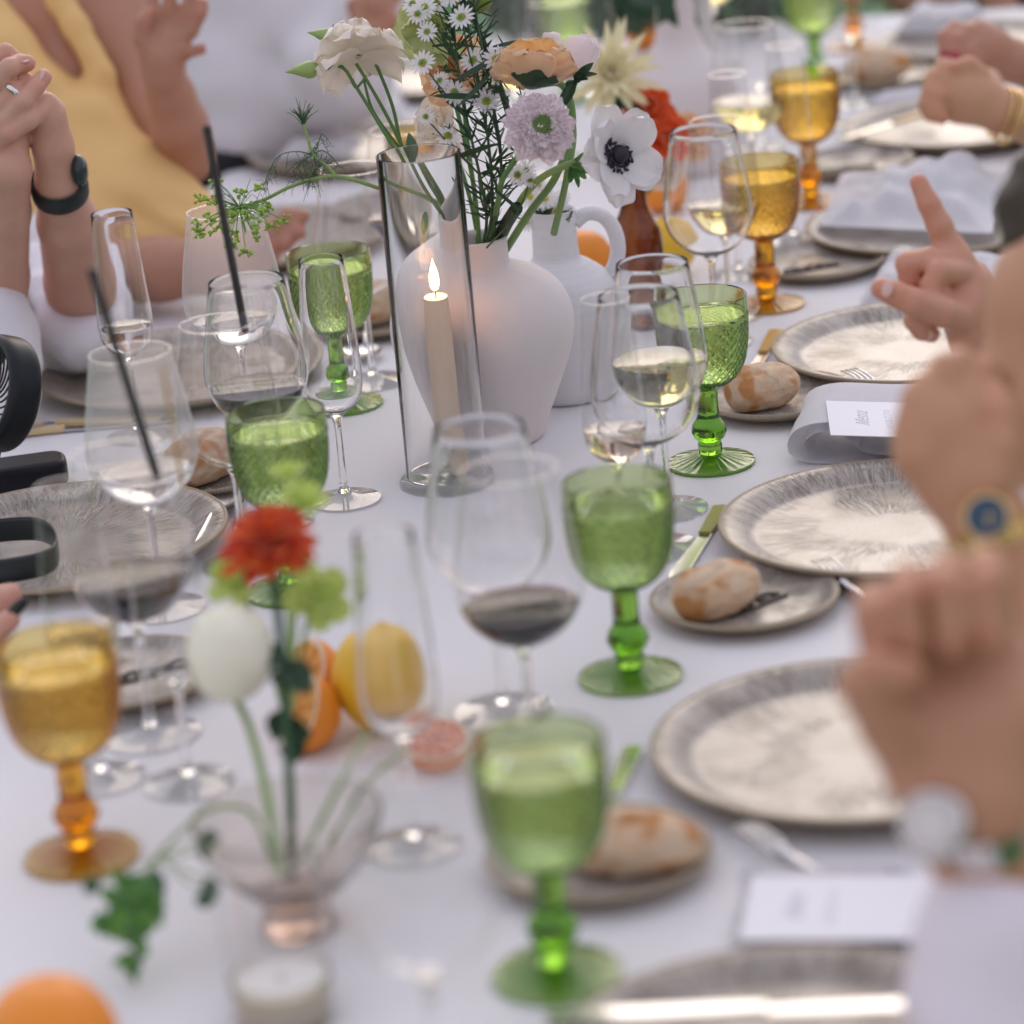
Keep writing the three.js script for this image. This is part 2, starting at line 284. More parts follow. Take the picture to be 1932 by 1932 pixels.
// ---------------------------------------------------------------- clear stemware
const wineCurve = [[0.0045, 0.0985], [0.0105, 0.1005], [0.0235, 0.1055], [0.0360, 0.116], [0.0440, 0.128], [0.0483, 0.142], [0.0487, 0.152], [0.0462, 0.175], [0.0410, 0.205], [0.0352, 0.237]];
const fluteCurve = [[0.0040, 0.0890], [0.0100, 0.0905], [0.0190, 0.0960], [0.0252, 0.105], [0.0280, 0.118], [0.0284, 0.130], [0.0272, 0.155], [0.0247, 0.190], [0.0212, 0.240]];
function glassGeo(curve, footR, stemR) {
  const prof = curveProf(curve, 44), [r0, y0] = curve[0], [rr, ry] = curve[curve.length - 1];
  const bowl = turned([[0, y0 + 0.0012], [r0, y0 + 0.0012], ...prof.slice(1)], 72);
  const rim = new THREE.TorusGeometry(rr, 0.00055, 8, 72); rim.rotateX(Math.PI / 2); rim.translate(0, ry, 0);
  const sp = curveProf([[stemR * 1.9, 0.0096], [stemR * 1.25, 0.016], [stemR, 0.032], [stemR * 0.95, 0.06], [stemR * 1.05, y0 - 0.012], [stemR * 1.8, y0 - 0.003], [stemR * 2.4, y0 + 0.0004]], 30);
  const stem = turned([[0, 0.0095], ...sp, [0, y0 + 0.0006]], 24);
  const foot = turned([[0, -0.002], [footR * 0.96, -0.002], [footR, 0.0008], [footR * 0.985, 0.0022], [footR * 0.7, 0.0034], [footR * 0.4, 0.0052], [footR * 0.2, 0.0077], [stemR * 1.95, 0.0094], [0, 0.0094]], 64);
  const th = 0.0011, full = curveProf(curve, 60), wall = [[0, y0 + 0.0008], [r0, y0 + 0.0008], ...full.slice(1)];
  wall.push([rr - 0.0003, ry + 0.0005]);
  for (let i = full.length - 2; i >= 0; i -= 2) if (full[i][0] - th > 0.003) wall.push([full[i][0] - th, full[i][1] + (full[i][0] < 0.03 ? 0.002 * (1 - full[i][0] / 0.03) + 0.0004 : 0)]);
  wall.push([0, y0 + 0.0035]);
  const solid = creased(turned(wall, 96), 0.9);
  return { bowl, solid, rim, stem: creased(stem, 0.8), foot: creased(foot, 0.9) };
}
function fillGeo(curve, level, gap = 0.0005) {
  const from = curve[0][1] + (gap > 0.001 ? 0.0045 : 0.002);
  const p = curveProf(curve, 60).filter(([r, y]) => y < level - 0.0004 && y > from), out = [[0, from]];
  for (const [r, y] of p) out.push([Math.max(0.0005, r - gap - (gap > 0.001 && r < 0.03 ? 0.0016 : 0)), y]);
  const q = curveProf(curve, 200).find(([r, y]) => y >= level), rl = q[0] - gap; out.push([rl, level], [rl - 0.0002, level + 0.0004], [rl - 0.0012, level + 0.0001], [0, level]);
  return creased(turned(out, 64), 0.5);
}
const wineG = glassGeo(wineCurve, 0.040, 0.0036), fluteG = glassGeo(fluteCurve, 0.035, 0.0034);
function stemware(kind, p, label, o = {}) {
  const G = kind === 'flute' ? fluteG : wineG, curve = kind === 'flute' ? fluteCurve : wineCurve;
  const t = thing(kind === 'flute' ? 'champagne_flute' : 'wine_glass', label, kind === 'flute' ? 'flute' : 'wine glass', p, o.turn ?? rnd(0, 6));
  const b = part(t, 'bowl', o.solid ? G.solid : G.bowl, o.solid ? M.clear : o.mist ? M.mist : M.sheet); if (!o.solid) part(b, 'rim', G.rim, M.clear); part(t, 'stem', G.stem, M.clear); part(t, 'foot', G.foot, M.clear);
  if (o.fill) { const key = o.fill + o.level; part(t, o.fill === 'water' ? 'water' : 'wine', fillGeo(curve, o.level, o.solid ? 0.0014 : 0.0005), M[o.fill]); }
  if (o.scale) t.scale.set(o.scale, o.tall ?? o.scale, o.scale);
  return t;
}
stemware('wine', at(1008, 1445), 'wine glass with a little red wine in front of the second green goblet', { fill: 'red', level: 0.130 });
stemware('wine', at(951, 1345), 'empty wine glass standing before the candle hurricane and big white vase', { solid: true });
stemware('wine', at(515, 985), 'wine glass with dark red wine behind the green goblet near the zinnia', { fill: 'red', level: 0.134, solid: true });
stemware('wine', at(463, 1066), 'empty wine glass overlapping the left glass of red wine', { scale: 0.97, tall: 0.97 });
stemware('wine', at(286, 1388), 'wine glass with red wine behind the left amber goblet', { fill: 'red', level: 0.134 });
stemware('wine', at(305, 1150), 'misted wine glass holding a clear iced drink, straw and stirring stick', { fill: 'water', level: 0.128, mist: true });
stemware('wine', at(470, 828), 'misted wine glass with black straw under the dill umbel', { fill: 'water', level: 0.124, scale: 1.05, tall: 1.02, mist: true });
stemware('wine', at(1262, 962), 'wine glass half filled with white wine left of the sharp green goblet', { fill: 'white', level: 0.146, solid: true, scale: 0.93, tall: 1 });
stemware('wine', at(1238, 1036), 'empty wine glass in front of the one half filled with white wine', { solid: true });
stemware('flute', at(1178, 1052), 'flute with a last sip of pale wine before the white jug', { fill: 'rose', level: 0.121 });
stemware('flute', at(652, 945), 'empty flute in sharp focus in front of a green goblet', { solid: true });
stemware('flute', at(263, 825), 'flute a third full of clear drink beside the folded arm on the left', { fill: 'water', level: 0.120, solid: true });
stemware('flute', at(193, 1472), 'flute with pale drink rising behind the left amber goblet', { fill: 'rose', level: 0.125 });
stemware('flute', at(358, 1480), 'empty flute between white ranunculus bud and glass of red wine');
stemware('flute', at(782, 1600), 'empty blurred flute with lemon showing through its bowl', { solid: true });
stemware('wine', at(835, 2110), 'nearest empty wine glass, very blurred, left of the nearest green goblet', { turn: 0.3 });
stemware('wine', at(705, 722), 'empty wine glass behind the arching dill stem');
stemware('wine', at(790, 620), 'wine glass with red wine seen through the hurricane glass', { fill: 'red', level: 0.134, scale: 0.98, tall: 0.98 });
stemware('wine', at(1352, 648), 'large empty wine glass right of the anemone, before a smaller one with wine', { solid: true });
stemware('wine', at(1378, 600), 'wine glass with pale gold wine left of the amber goblet by small plate', { fill: 'white', level: 0.138, scale: 0.87, tall: 0.95 });
stemware('flute', at(1395, 520), 'empty blurred flute in front of the tall far white vase');
stemware('flute', at(1498, 455), 'empty flute overlapping the farther amber goblet');
stemware('wine', at(1425, 395), 'pale blurred wine glass behind the flutes on the right row', { fill: 'white', level: 0.14 });
stemware('wine', at(1612, 196), 'blurred wine glass beside the far bread roll, bright glints on it');
stemware('flute', at(1560, 240), 'blurred flute before the pale far green goblet');
stemware('wine', at(1070, 330), 'blurred empty wine glass behind the white poppy petals');
stemware('wine', at(1120, 300), 'blurred empty wine glass beside the spider dahlia');
stemware('flute', at(1020, 250), 'blurred flute behind the aster branch');
stemware('wine', at(1350, 130), 'blurred wine glass near the far candle cylinder', { fill: 'white', level: 0.14 });
stemware('flute', at(1440, 280), 'blurred flute left of the farther amber goblet');
stemware('wine', at(985, 300), 'blurred wine glass at top centre behind the aster branch', { fill: 'white', level: 0.14 });

function straw(name, p, q, r, mat, label, cat) { const g = tube([p, q], r, r, 4, 12); return solo(name, g, mat, label, cat, q.clone()); }
const blackPlastic = std([0.012, 0.012, 0.013], 0.45);
straw('drinking_straw', J(172, 508, depthOf(at(305, 1150, .17)) + 0.02), J(298, 905, depthOf(at(305, 1150, .12)) - 0.01), 0.0035, blackPlastic, 'black straw leaning in the iced drink with stirring stick', 'straw');
straw('drinking_straw', J(390, 243, depthOf(at(470, 828, .2)) - 0.01), J(462, 622, depthOf(at(470, 828, .11)) - 0.005), 0.0036, blackPlastic, 'black straw standing in the misted glass under dill', 'straw');
straw('stirring_stick', J(306, 690, depthOf(at(305, 1150, .2)) + 0.01), J(346, 925, depthOf(at(305, 1150, .12)) + 0.01), 0.0016, std([0.5, 0.34, 0.12], 0.6), 'thin tan stirring stick in the glass with a black straw', 'stirrer');

// ---------------------------------------------------------------- plates
const crackle = texture(1024, 1024, (u, v) => {
  const x = u * 2 - 1, y = v * 2 - 1, r = Math.hypot(x, y), a = Math.atan2(y, x), ca = Math.cos(a), sa = Math.sin(a);
  const w = nz(x * 5, y * 5, 2) * 0.9, f = r < 0.78 ? 22 : 46, st = nz(ca * f + w, sa * f - w, r * (r < 0.78 ? 5 : 9)), ridge = 1 - Math.min(1, Math.abs(st) * 4.2);
  const on = sm(0.20 + 0.08 * nz(ca * 3, sa * 3, 7), 0.30, r) * (r > 0.76 && r < 0.80 ? 0.3 : 1), patch = sm(-0.25, 0.3, nz(x * 3.1, y * 3.1, 9));
  return 0.35 + 0.5 * ridge * on * patch + 0.12 * nz(x * 9, y * 9, 5);
});
const glaze = texture(512, 512, (u, v) => {
  const x = u * 2 - 1, y = v * 2 - 1, r = Math.hypot(x, y), a = Math.atan2(y, x), st = nz(Math.cos(a) * 34, Math.sin(a) * 34, r * 6), n = nz(x * 4, y * 4, 1), sp = nz(x * 60, y * 60, 3);
  const k = 0.10 * n - 0.10 * sm(0.55, 0.8, Math.abs(st) * 2.2) * sm(0.25, 0.4, r) - (sp > 0.42 ? 0.12 : 0);
  return [0.70 + k, 0.665 + k * 1.02, 0.625 + k * 1.1];
}, true);
M.plate = std([0.9, 0.9, 0.9], 0.36, { map: glaze, bumpMap: crackle, bumpScale: 0.0026, clearcoat: 0.28, clearcoatRoughness: 0.2, ior: 1.5 });
const beadBump = texture(512, 64, (u, v) => 0.5 + 0.5 * Math.cos(u * 2 * Math.PI * 120));
M.plateEdge = std([0.36, 0.29, 0.20], 0.5, { bumpMap: beadBump, bumpScale: 0.0004 });
function plateGeo(R, h, lip) {
  const top = [[0, 0.0072], [R * 0.4, 0.0072], [R * 0.7, 0.0074], [R * 0.80, 0.009], [R * 0.87, h * 0.72], [R * 0.94, h * 0.93], [R - lip, h - 0.0004]];
  const c = curveProf(top, 26);
  const up = turned([...c], 96).clone(), uv = up.attributes.uv, p = up.attributes.position;
  for (let i = 0; i < uv.count; i++) uv.setXY(i, 0.5 + p.getX(i) / R / 2, 0.5 + p.getZ(i) / R / 2);
  // drawn from the axis outward the faces look down: turn them
  const idx = up.index.array; for (let i = 0; i < idx.length; i += 3) { const k = idx[i]; idx[i] = idx[i + 1]; idx[i + 1] = k; } up.computeVertexNormals();
  const e = curveProf([[0, 0.0004], [R * 0.62, 0.0004], [R * 0.66, 0.002], [R * 0.8, 0.004], [R * 0.93, h * 0.66], [R - 0.001, h - 0.0045], [R + 0.0006, h - 0.0018], [R - 0.0006, h + 0.0002], [R - lip + 0.0002, h - 0.0003]], 40);
  const edge = turned(e, 120);
  return { up, edge };
}
const dinnerG = plateGeo(0.155, 0.021, 0.0032), breadG = plateGeo(0.080, 0.016, 0.0026);
function plate(kind, p, label, turn) {
  p.y = TY + 0.001;
  const G = kind === 'dinner' ? dinnerG : breadG, t = thing(kind === 'dinner' ? 'dinner_plate' : 'bread_plate', label, 'plate', p, turn ?? rnd(0, 6));
  part(t, 'plate_face', G.up, M.plate); part(t, 'rim', G.edge, M.plateEdge);
  return t;
}
plate('dinner', tab(0.865, 0.180), 'stoneware dinner plate under a crumpled white napkin');
plate('dinner', tab(0.345, 0.185), 'stoneware dinner plate below the pointing hand, glaring white');
plate('dinner', tab(-0.215, 0.185), 'stoneware dinner plate beside napkin with printed menu card', 0.4);
plate('dinner', tab(-0.715, 0.185), 'large stoneware dinner plate right of the second green goblet, before the fist', 2.1);
plate('dinner', tab(-1.215, 0.175), 'stoneware dinner plate at bottom edge with a knife across it');
plate('dinner', tab(1.42, 0.19), 'stoneware dinner plate under the hand holding a golden knife');
plate('dinner', tab(2.02, 0.2), 'stoneware dinner plate behind the fist with gold bracelets, near far bread');
plate('dinner', at(340, 692, 0.018), 'stoneware dinner plate on the left by the rolled white sleeve', 1.1);
plate('dinner', at(118, 1012, 0.018), 'stoneware dinner plate on the left under flat black strap', 0.2);
plate('dinner', tab(0.93, -0.66), 'blurred stoneware dinner plate behind the drooping dill leaf');
plate('dinner', tab(1.45, -0.66), 'blurred stoneware dinner plate near the white shirt and dark trousers');
plate('dinner', tab(1.95, -0.64), 'blurred stoneware dinner plate at top left of the cream lisianthus');
const bp = [];
bp.push(plate('bread', at(1405, 1137, 0.008), 'small stoneware plate holding bread roll and dark name cutout'));
bp.push(plate('bread', at(1466, 755, 0.008), 'small beaded plate holding bread next to sharp green goblet'));
bp.push(plate('bread', at(1542, 500, 0.008), 'small stoneware plate with only a dark name cutout'));
bp.push(plate('bread', at(1130, 1622, 0.008), 'small stoneware plate behind the nearest green goblet'));
bp.push(plate('bread', at(1610, 312, 0.008), 'small blurred plate with dark name cutout near the far amber goblet'));
bp.push(plate('bread', at(1660, 148, 0.008), 'small blurred plate under the far bread roll at top right'));
bp.push(plate('bread', at(395, 895, 0.008), 'small stoneware plate with bread left of the green goblet by zinnia'));
bp.push(plate('bread', at(240, 1282, 0.008), 'small stoneware plate with dark name cutout behind left amber goblet'));
bp.push(plate('bread', at(705, 606, 0.008), 'small stoneware plate with bread left of the big white vase'));
bp.push(plate('bread', at(740, 395, 0.008), 'small blurred plate behind the hurricane glass rim'));

// ---------------------------------------------------------------- bread rolls
M.crust = std([1, 1, 1], 0.8, { vertexColors: true, bumpMap: texture(256, 256, (u, v) => 0.5 + 0.4 * tileNoise(u, v, 14) + 0.3 * tileNoise(u, v, 50, 2)), bumpScale: 0.0012 });
function breadRoll(p, turn, L, W, H, label, k) {
  const g = grid(80, 56, (u, v) => {
    const a = u * 2 * Math.PI, b = (v - 0.5) * Math.PI, cx = Math.sin(b), cr = Math.pow(Math.cos(b), 0.72), x = cx * L;
    const taper = 1 - 0.22 * cx * Math.abs(cx), n = 1 + 0.10 * nz(cx * 1.7 + k, Math.cos(a) * 1.3, Math.sin(a) * 1.3) + 0.045 * nz(cx * 4 + k, Math.cos(a) * 3.4, Math.sin(a) * 3.4) + 0.016 * nz(cx * 14 + k, Math.cos(a) * 10, Math.sin(a) * 10) - 0.10 * Math.exp(-Math.pow((a - 1.2 - 0.5 * cx + 0.3 * nz(cx * 3, k)) / 0.16, 2)) * (1 - cx * cx);
    const y = Math.sin(a) * H * cr * taper * n, z = Math.cos(a) * W * cr * taper * n;
    return V(x, Math.max(-H * 0.72, y) + H * 0.72, z);
  }, true);
  const P = g.attributes.position, col = new Float32Array(P.count * 3);
  for (let i = 0; i < P.count; i++) { const x = P.getX(i), y = P.getY(i), z = P.getZ(i), n = nz(x * 42 + k * 9, y * 42, z * 42) + 0.5 * nz(x * 90, y * 90 + k, z * 90) + 0.5 * (Math.abs(x) / L - 0.45), f = nz(x * 300, y * 300, z * 300), b = sm(0.05, 0.50, n), fl = sm(-0.1, 0.4, nz(x * 70 + 5, y * 110 + k, z * 70)) * (1 - b); const c = [lerp(0.66, 0.52, b), lerp(0.47, 0.24, b), lerp(0.30, 0.08, b)]; col.set(c.map((q, j) => lerp(q, [0.70, 0.57, 0.42][j], 0.6 * fl) * (1 + 0.10 * f)), i * 3); }
  g.setAttribute('color', new THREE.BufferAttribute(col, 3));
  const m = solo('bread_roll', g, M.crust, label, 'bread roll', V(0, 0, 0)); m.position.copy(p); m.rotation.y = turn; return m;
}
breadRoll(at(1357, 1148, 0.011), 0.62, 0.042, 0.026, 0.024, 'pale bread roll lying on dark name cutout beside green goblet', 1);
breadRoll(at(1442, 762, 0.011), 0.42, 0.040, 0.026, 0.025, 'browned bread roll on beaded plate by the sharp green goblet', 2.3);
breadRoll(at(1200, 1632, 0.011), -0.28, 0.050, 0.026, 0.024, 'golden blurred bread roll behind the nearest green goblet', 3.6);
breadRoll(at(392, 897, 0.011), 0.9, 0.046, 0.027, 0.028, 'bread roll seen through the misted glass with stirring stick', 4.1);
breadRoll(at(712, 604, 0.011), 0.5, 0.044, 0.028, 0.027, 'bread roll on plate left of the big white vase', 5.2);
breadRoll(at(1660, 150, 0.011), 0.1, 0.048, 0.028, 0.028, 'far blurred bread roll at top right behind a wine glass', 6.7);

// ---------------------------------------------------------------- dark cut-out names lying on the small plates
const darkWood = std([0.035, 0.028, 0.022], 0.55);
function nameCut(p, turn, label, k) {
  const pts = []; for (let i = 0; i <= 46; i++) { const t = i / 46, a = t * 2 * Math.PI * 4.5 + k; pts.push(V((t - 0.5) * 0.062 + 0.006 * Math.cos(a), 0.0016 + 0.0006 * Math.sin(a * 2.3), 0.009 * Math.sin(a) * (0.55 + 0.45 * Math.sin(t * 9 + k)))); }
  const g = tube(pts, 0.0015, 0.0015, 150, 6); g.scale(1, 0.8, 1); const base = new THREE.BoxGeometry(0.066, 0.0018, 0.0024); base.translate(0, 0.0012, 0.009);
  const m = solo('name_cutout', smooth(join([g, base])), darkWood, label, 'name tag', V(0, 0, 0)); m.position.copy(p); m.rotation.y = turn; return m;
}
nameCut(at(1420, 1140, 0.0085), 0.7, 'dark cutout name half under the pale bread roll', 1);
nameCut(at(1530, 506, 0.0085), 0.3, 'dark cutout name alone on small plate by amber goblet', 2);
nameCut(at(1602, 318, 0.0085), 0.2, 'dark blurred cutout name on small plate by far amber goblet', 3);
nameCut(at(432, 888, 0.0085), 0.4, 'dark cutout name under the bread left of green goblet', 4);
nameCut(at(285, 1268, 0.0085), 0.5, 'dark cutout name on plate behind left amber goblet', 5);

// ---------------------------------------------------------------- vases, jug, bottle
function latheThing(name, label, cat, p, prof, mat, n = 60, partName = 'body') { const t = thing(name, label, cat, p, 0.4); part(t, partName, turned(curveProf(prof, n), 96), mat); return t; }
{
  const t = thing('big_white_vase', 'big bulbous matte white vase in the middle holding the flowers', 'vase', at(928, 826), 0.4); t.scale.set(0.955, 0.81, 0.955);
  const prof = [[0, 0.001], [0.052, 0.001], [0.0555, 0.004], [0.066, 0.035], [0.080, 0.075], [0.0925, 0.115], [0.0965, 0.145], [0.093, 0.172], [0.081, 0.196], [0.060, 0.213], [0.042, 0.219], [0.0355, 0.223], [0.034, 0.232], [0.0338, 0.250], [0.0342, 0.256], [0.0325, 0.258], [0.030, 0.256], [0.0295, 0.24], [0.0295, 0.215], [0.06, 0.19], [0.08, 0.15], [0.05, 0.02], [0, 0.015]];
  part(t, 'body', turned(curveProf(prof, 150), 128), M.ceramic);
}
{
  const p = at(1070, 745), t = thing('white_jug', 'white ribbed ceramic jug with round handle behind the big vase', 'jug', p, 0);
  const prof = [[0, 0.001], [0.045, 0.001], [0.050, 0.004], [0.058, 0.03], [0.064, 0.06], [0.0665, 0.09], [0.064, 0.115], [0.055, 0.137], [0.038, 0.152], [0.0262, 0.160], [0.0245, 0.168], [0.0240, 0.19], [0.0238, 0.21], [0.0248, 0.2135], [0.0235, 0.2145], [0.0215, 0.212], [0.021, 0.16], [0.05, 0.12], [0.05, 0.02], [0, 0.015]];
  const b = turned(curveProf(prof, 140), 96), n = b.attributes.position;
  part(t, 'body', b, M.ceramicWhite);
  const hd = V(Math.cos(0.1), 0, -Math.sin(0.1)), q = (r, y) => hd.clone().multiplyScalar(r).add(V(0, y, 0));
  const h = tube([q(0.022, 0.197), q(0.036, 0.206), q(0.052, 0.202), q(0.063, 0.187), q(0.067, 0.166), q(0.064, 0.148), q(0.056, 0.132)], 0.0085, 0.0085, 40, 14);
  part(t, 'handle', h, M.ceramicWhite); t.scale.set(0.97, 0.93, 0.97);
}
{
  const t = thing('brown_bottle', 'brown glass bottle standing behind the anemone', 'bottle', at(1212, 618), 0);
  const out = [[0, 0.001], [0.026, 0.001], [0.0285, 0.004], [0.029, 0.02], [0.029, 0.098], [0.027, 0.112], [0.020, 0.126], [0.0155, 0.137], [0.0145, 0.15], [0.0142, 0.178], [0.0156, 0.180], [0.0156, 0.187], [0.0135, 0.189]], inn = out.slice(2, 11).reverse().map(([r, y]) => [Math.max(0.001, r - 0.003), Math.max(0.006, y)]);
  part(t, 'body', creased(turned([...curveProf(out, 70), ...curveProf(inn, 50), [0, 0.006]], 64), 0.8), colored([0.36, 0.14, 0.01], 0.004));
}
{
  const t = thing('tall_white_vase', 'tall far white ceramic vase with narrow neck, blurred', 'vase', at(1293, 318), 0);
  const prof = [[0, 0.001], [0.062, 0.001], [0.068, 0.006], [0.078, 0.05], [0.080, 0.09], [0.070, 0.125], [0.050, 0.150], [0.032, 0.172], [0.026, 0.20], [0.025, 0.25], [0.0255, 0.256], [0.023, 0.257], [0.021, 0.25], [0.021, 0.2], [0, 0.19]];
  part(t, 'body', turned(curveProf(prof, 100), 72), M.ceramic);
}
// hurricane with candle
M.wax = std([0.86, 0.70, 0.54], 0.5, { sheen: 0.2 });
M.flame = new THREE.MeshStandardMaterial({ color: 0x000000, emissive: new THREE.Color(1, 0.62, 0.32), emissiveIntensity: 5 });
function flameOn(t, y, s) {
  const g = turned(curveProf([[0, 0], [0.0036, 0.003], [0.0052, 0.010], [0.0042, 0.020], [0.0015, 0.029], [0, 0.034]], 24), 16); g.scale(s, s, s); g.translate(0, y, 0);
  part(t, 'flame', g, M.flame); const w = tube([V(0, y - 0.008, 0), V(0.0006, y + 0.004, 0)], 0.0009, 0.0007, 4, 6); part(t, 'wick', w, blackPlastic);
  const L = new THREE.PointLight(0xffb070, 0.012, 2, 2); L.position.set(0, y + 0.012 * s, 0); L.name = 'candle_light'; L.castShadow = true; L.shadow.radius = 0.18; t.add(L);
}
{
  const p = at(846, 908), t = thing('hurricane_glass', 'tall clear glass cylinder sheltering the burning candle', 'candle holder', p);
  part(t, 'glass_cylinder', creased(turned([[0.0386, 0.0092], [0.0400, 0.0092], [0.0400, 0.3245], [0.0398, 0.3254], [0.0393, 0.3257], [0.0388, 0.3254], [0.0386, 0.3245], [0.0386, 0.0092]], 96), 0.9), M.clearThin);
  part(t, 'foot', creased(turned([[0, -0.002], [0.046, -0.002], [0.0475, 0.003], [0.0462, 0.0065], [0.0415, 0.0088], [0, 0.0085]], 72), 0.8), M.clear);
  const c = thing('taper_candle', 'lit cream candle inside the tall glass cylinder', 'candle', p.clone().add(V(0.004, 0.0095, 0)));
  part(c, 'wax', turned(curveProf([[0, 0], [0.0128, 0], [0.0130, 0.01], [0.0128, 0.10], [0.0122, 0.168], [0.0112, 0.1735], [0.0085, 0.1725], [0, 0.1715]], 60), 40), M.wax); flameOn(c, 0.1785, 0.95);
}
{
  const p = at(1340, 262), t = thing('hurricane_glass', 'blurred clear cylinder around the far white candle', 'candle holder', p);
  part(t, 'glass_cylinder', turned([[0.040, 0.009], [0.040, 0.33]], 48), M.sheet); part(t, 'foot', turned([[0, -0.002], [0.046, -0.002], [0.0475, 0.003], [0.0415, 0.0088], [0, 0.0085]], 48), M.clear);
  const c = thing('taper_candle', 'far blurred white candle beside the tall white vase', 'candle', p.clone().add(V(0, 0.0095, 0)));
  part(c, 'wax', turned(curveProf([[0, 0], [0.0128, 0], [0.0130, 0.01], [0.0124, 0.24], [0.0112, 0.245], [0, 0.243]], 40), 32), std([0.75, 0.74, 0.70], 0.5)); 
}
// tealight in a glass cup, nearest
{
  const p = at(538, 1925), t = thing('tealight_candle', 'white tealight in golden glass cup at bottom, very blurred', 'candle', p);
  const out = [[0, 0.0008], [0.028, 0.0008], [0.031, 0.004], [0.033, 0.03], [0.0335, 0.034], [0.0325, 0.0345], [0.0312, 0.03], [0.029, 0.005], [0, 0.0045]];
  part(t, 'cup', creased(turned(out, 64), 0.7), colored([0.80, 0.66, 0.30], 0.012));
  part(t, 'wax', turned(curveProf([[0, 0.006], [0.0282, 0.006], [0.0305, 0.028], [0.0295, 0.0295], [0.02, 0.0288], [0, 0.0285]], 30), 48), std([0.82, 0.80, 0.74], 0.45)); part(t, 'wick', tube([V(0, 0.028, 0), V(0.001, 0.035, 0)], 0.0008, 0.0006, 4, 6), blackPlastic);
  const h = thing('tall_votive_glass', 'clear glass cylinder around the nearest tealight', 'candle holder', p.clone().add(V(0, 0.0002, 0)));
  part(h, 'glass_cylinder', turned([[0.0352, 0.0015], [0.0352, 0.12]], 64), M.sheet); const rim = new THREE.TorusGeometry(0.0352, 0.001, 8, 64); rim.rotateX(Math.PI / 2); rim.translate(0, 0.1205, 0); part(h, 'rim', rim, M.clear);
}
// low flower bowl on a foot
{
  const t = thing('flower_bowl', 'low grey-beige translucent footed bowl holding stems, blurred', 'vase', at(565, 1752), 0);
  const out = [[0, 0.001], [0.026, 0.001], [0.0275, 0.004], [0.024, 0.014], [0.026, 0.024], [0.044, 0.042], [0.059, 0.062], [0.065, 0.082], [0.0655, 0.086], [0.0635, 0.0865], [0.0625, 0.082], [0.056, 0.063], [0.040, 0.044], [0.02, 0.032], [0, 0.030]];
  part(t, 'body', creased(turned(curveProf(out, 100), 72), 0.9), new THREE.MeshPhysicalMaterial({ color: new THREE.Color().setRGB(0.93, 0.90, 0.88), roughness: 0.12, transmission: 0.96, thickness: 0.01, ior: 1.35, attenuationColor: new THREE.Color().setRGB(0.78, 0.70, 0.66), attenuationDistance: 0.02 }));
}
// ---------------------------------------------------------------- cutlery
const dirTo = (a, b) => Math.atan2(-(b.z - a.z), b.x - a.x);
function blade(prof, thick) { const s = new THREE.Shape(prof.map(([x, y]) => new THREE.Vector2(x, y))); const g = new THREE.ExtrudeGeometry(s, { depth: thick, bevelEnabled: true, bevelSize: 0.0005, bevelThickness: 0.0005, bevelSegments: 2, curveSegments: 12 }); g.rotateX(-Math.PI / 2); return g; }
function knife(p, turn, label, hmat, L = 0.22) {
  const t = thing('table_knife', label, 'knife', p, turn);
  part(t, 'blade', blade([[0, -0.004], [0.10, -0.0085], [0.115, -0.006], [0.12, 0.002], [0.11, 0.0075], [0, 0.006]], 0.0012), M.steel);
  part(t, 'handle', blade([[-L + 0.12, -0.0075], [-0.03, -0.006], [0.002, -0.0045], [0.002, 0.0055], [-0.03, 0.007], [-L + 0.12, 0.009], [-L + 0.117, 0]], 0.004), hmat); return t;
}
function fork(tip, heel, label, hmat) {
  const turn = dirTo(heel, tip), p = tip.clone().sub(tip.clone().sub(heel).setY(0).normalize().multiplyScalar(0.078)), t = thing('table_fork', label, 'fork', p, turn), arc = (x) => 0.004 + 0.012 * Math.pow(Math.sin(Math.max(0, x) / 0.075 * 1.7), 2) - (x > 0.06 ? (x - 0.06) * 0.1 : 0);
  part(t, 'neck', tube([V(-0.02, 0.004, 0), V(0.0, 0.006, 0), V(0.02, arc(0.02), 0), V(0.032, arc(0.032), 0)], 0.0028, 0.006, 16, 8), M.steel);
  for (const z of [-0.0075, -0.0025, 0.0025, 0.0075]) part(t, 'tine', tube([0.028, 0.04, 0.055, 0.07, 0.078].map((x) => V(x, arc(x), z * (x < 0.035 ? 0.8 : 1))), 0.0017, 0.0009, 18, 6), M.steel);
  part(t, 'handle', tube([V(-0.13, 0.0045, 0), V(-0.07, 0.0055, 0), V(-0.018, 0.0045, 0)], 0.0055, 0.0032, 16, 10), hmat || M.steel); return t;
}
function spoon(p, turn, label) {
  const t = thing('table_spoon', label, 'spoon', p, turn);
  part(t, 'spoon_bowl', grid(24, 16, (u, v) => { const a = u * 2 * Math.PI, r = v; return V(0.026 * r * Math.cos(a), 0.0065 + 0.005 * r * r - 0.005, 0.0185 * r * Math.sin(a)); }), Object.assign(M.steel.clone(), { side: THREE.DoubleSide }));
  part(t, 'handle', tube([V(-0.025, 0.007, 0), V(-0.05, 0.0125, 0.001), V(-0.09, 0.010, 0.002), V(-0.15, 0.005, 0.003)], 0.0026, 0.0036, 20, 8), M.steel); return t;
}
const goldH = std([0.50, 0.30, 0.08], 0.35), cream = std([0.66, 0.50, 0.27], 0.45);
knife(at(1440, 668, 0.002), dirTo(at(1455, 640), at(1418, 700)), 'knife with brown handle tucked behind the bread on beaded plate', goldH, 0.2);
knife(at(1330, 1010, 0.002), dirTo(at(1348, 968), at(1300, 1040)), 'knife with olive handle between green goblet and dinner plate', std([0.28, 0.25, 0.05], 0.35), 0.19);
fork(at(1600, 722, 0.004), at(1668, 752, 0.004), 'fork resting by the beaded bread plate edge');
fork(at(1548, 1084, 0.004), at(1612, 1128, 0.004), 'blurred fork between dinner plate and small bread plate');
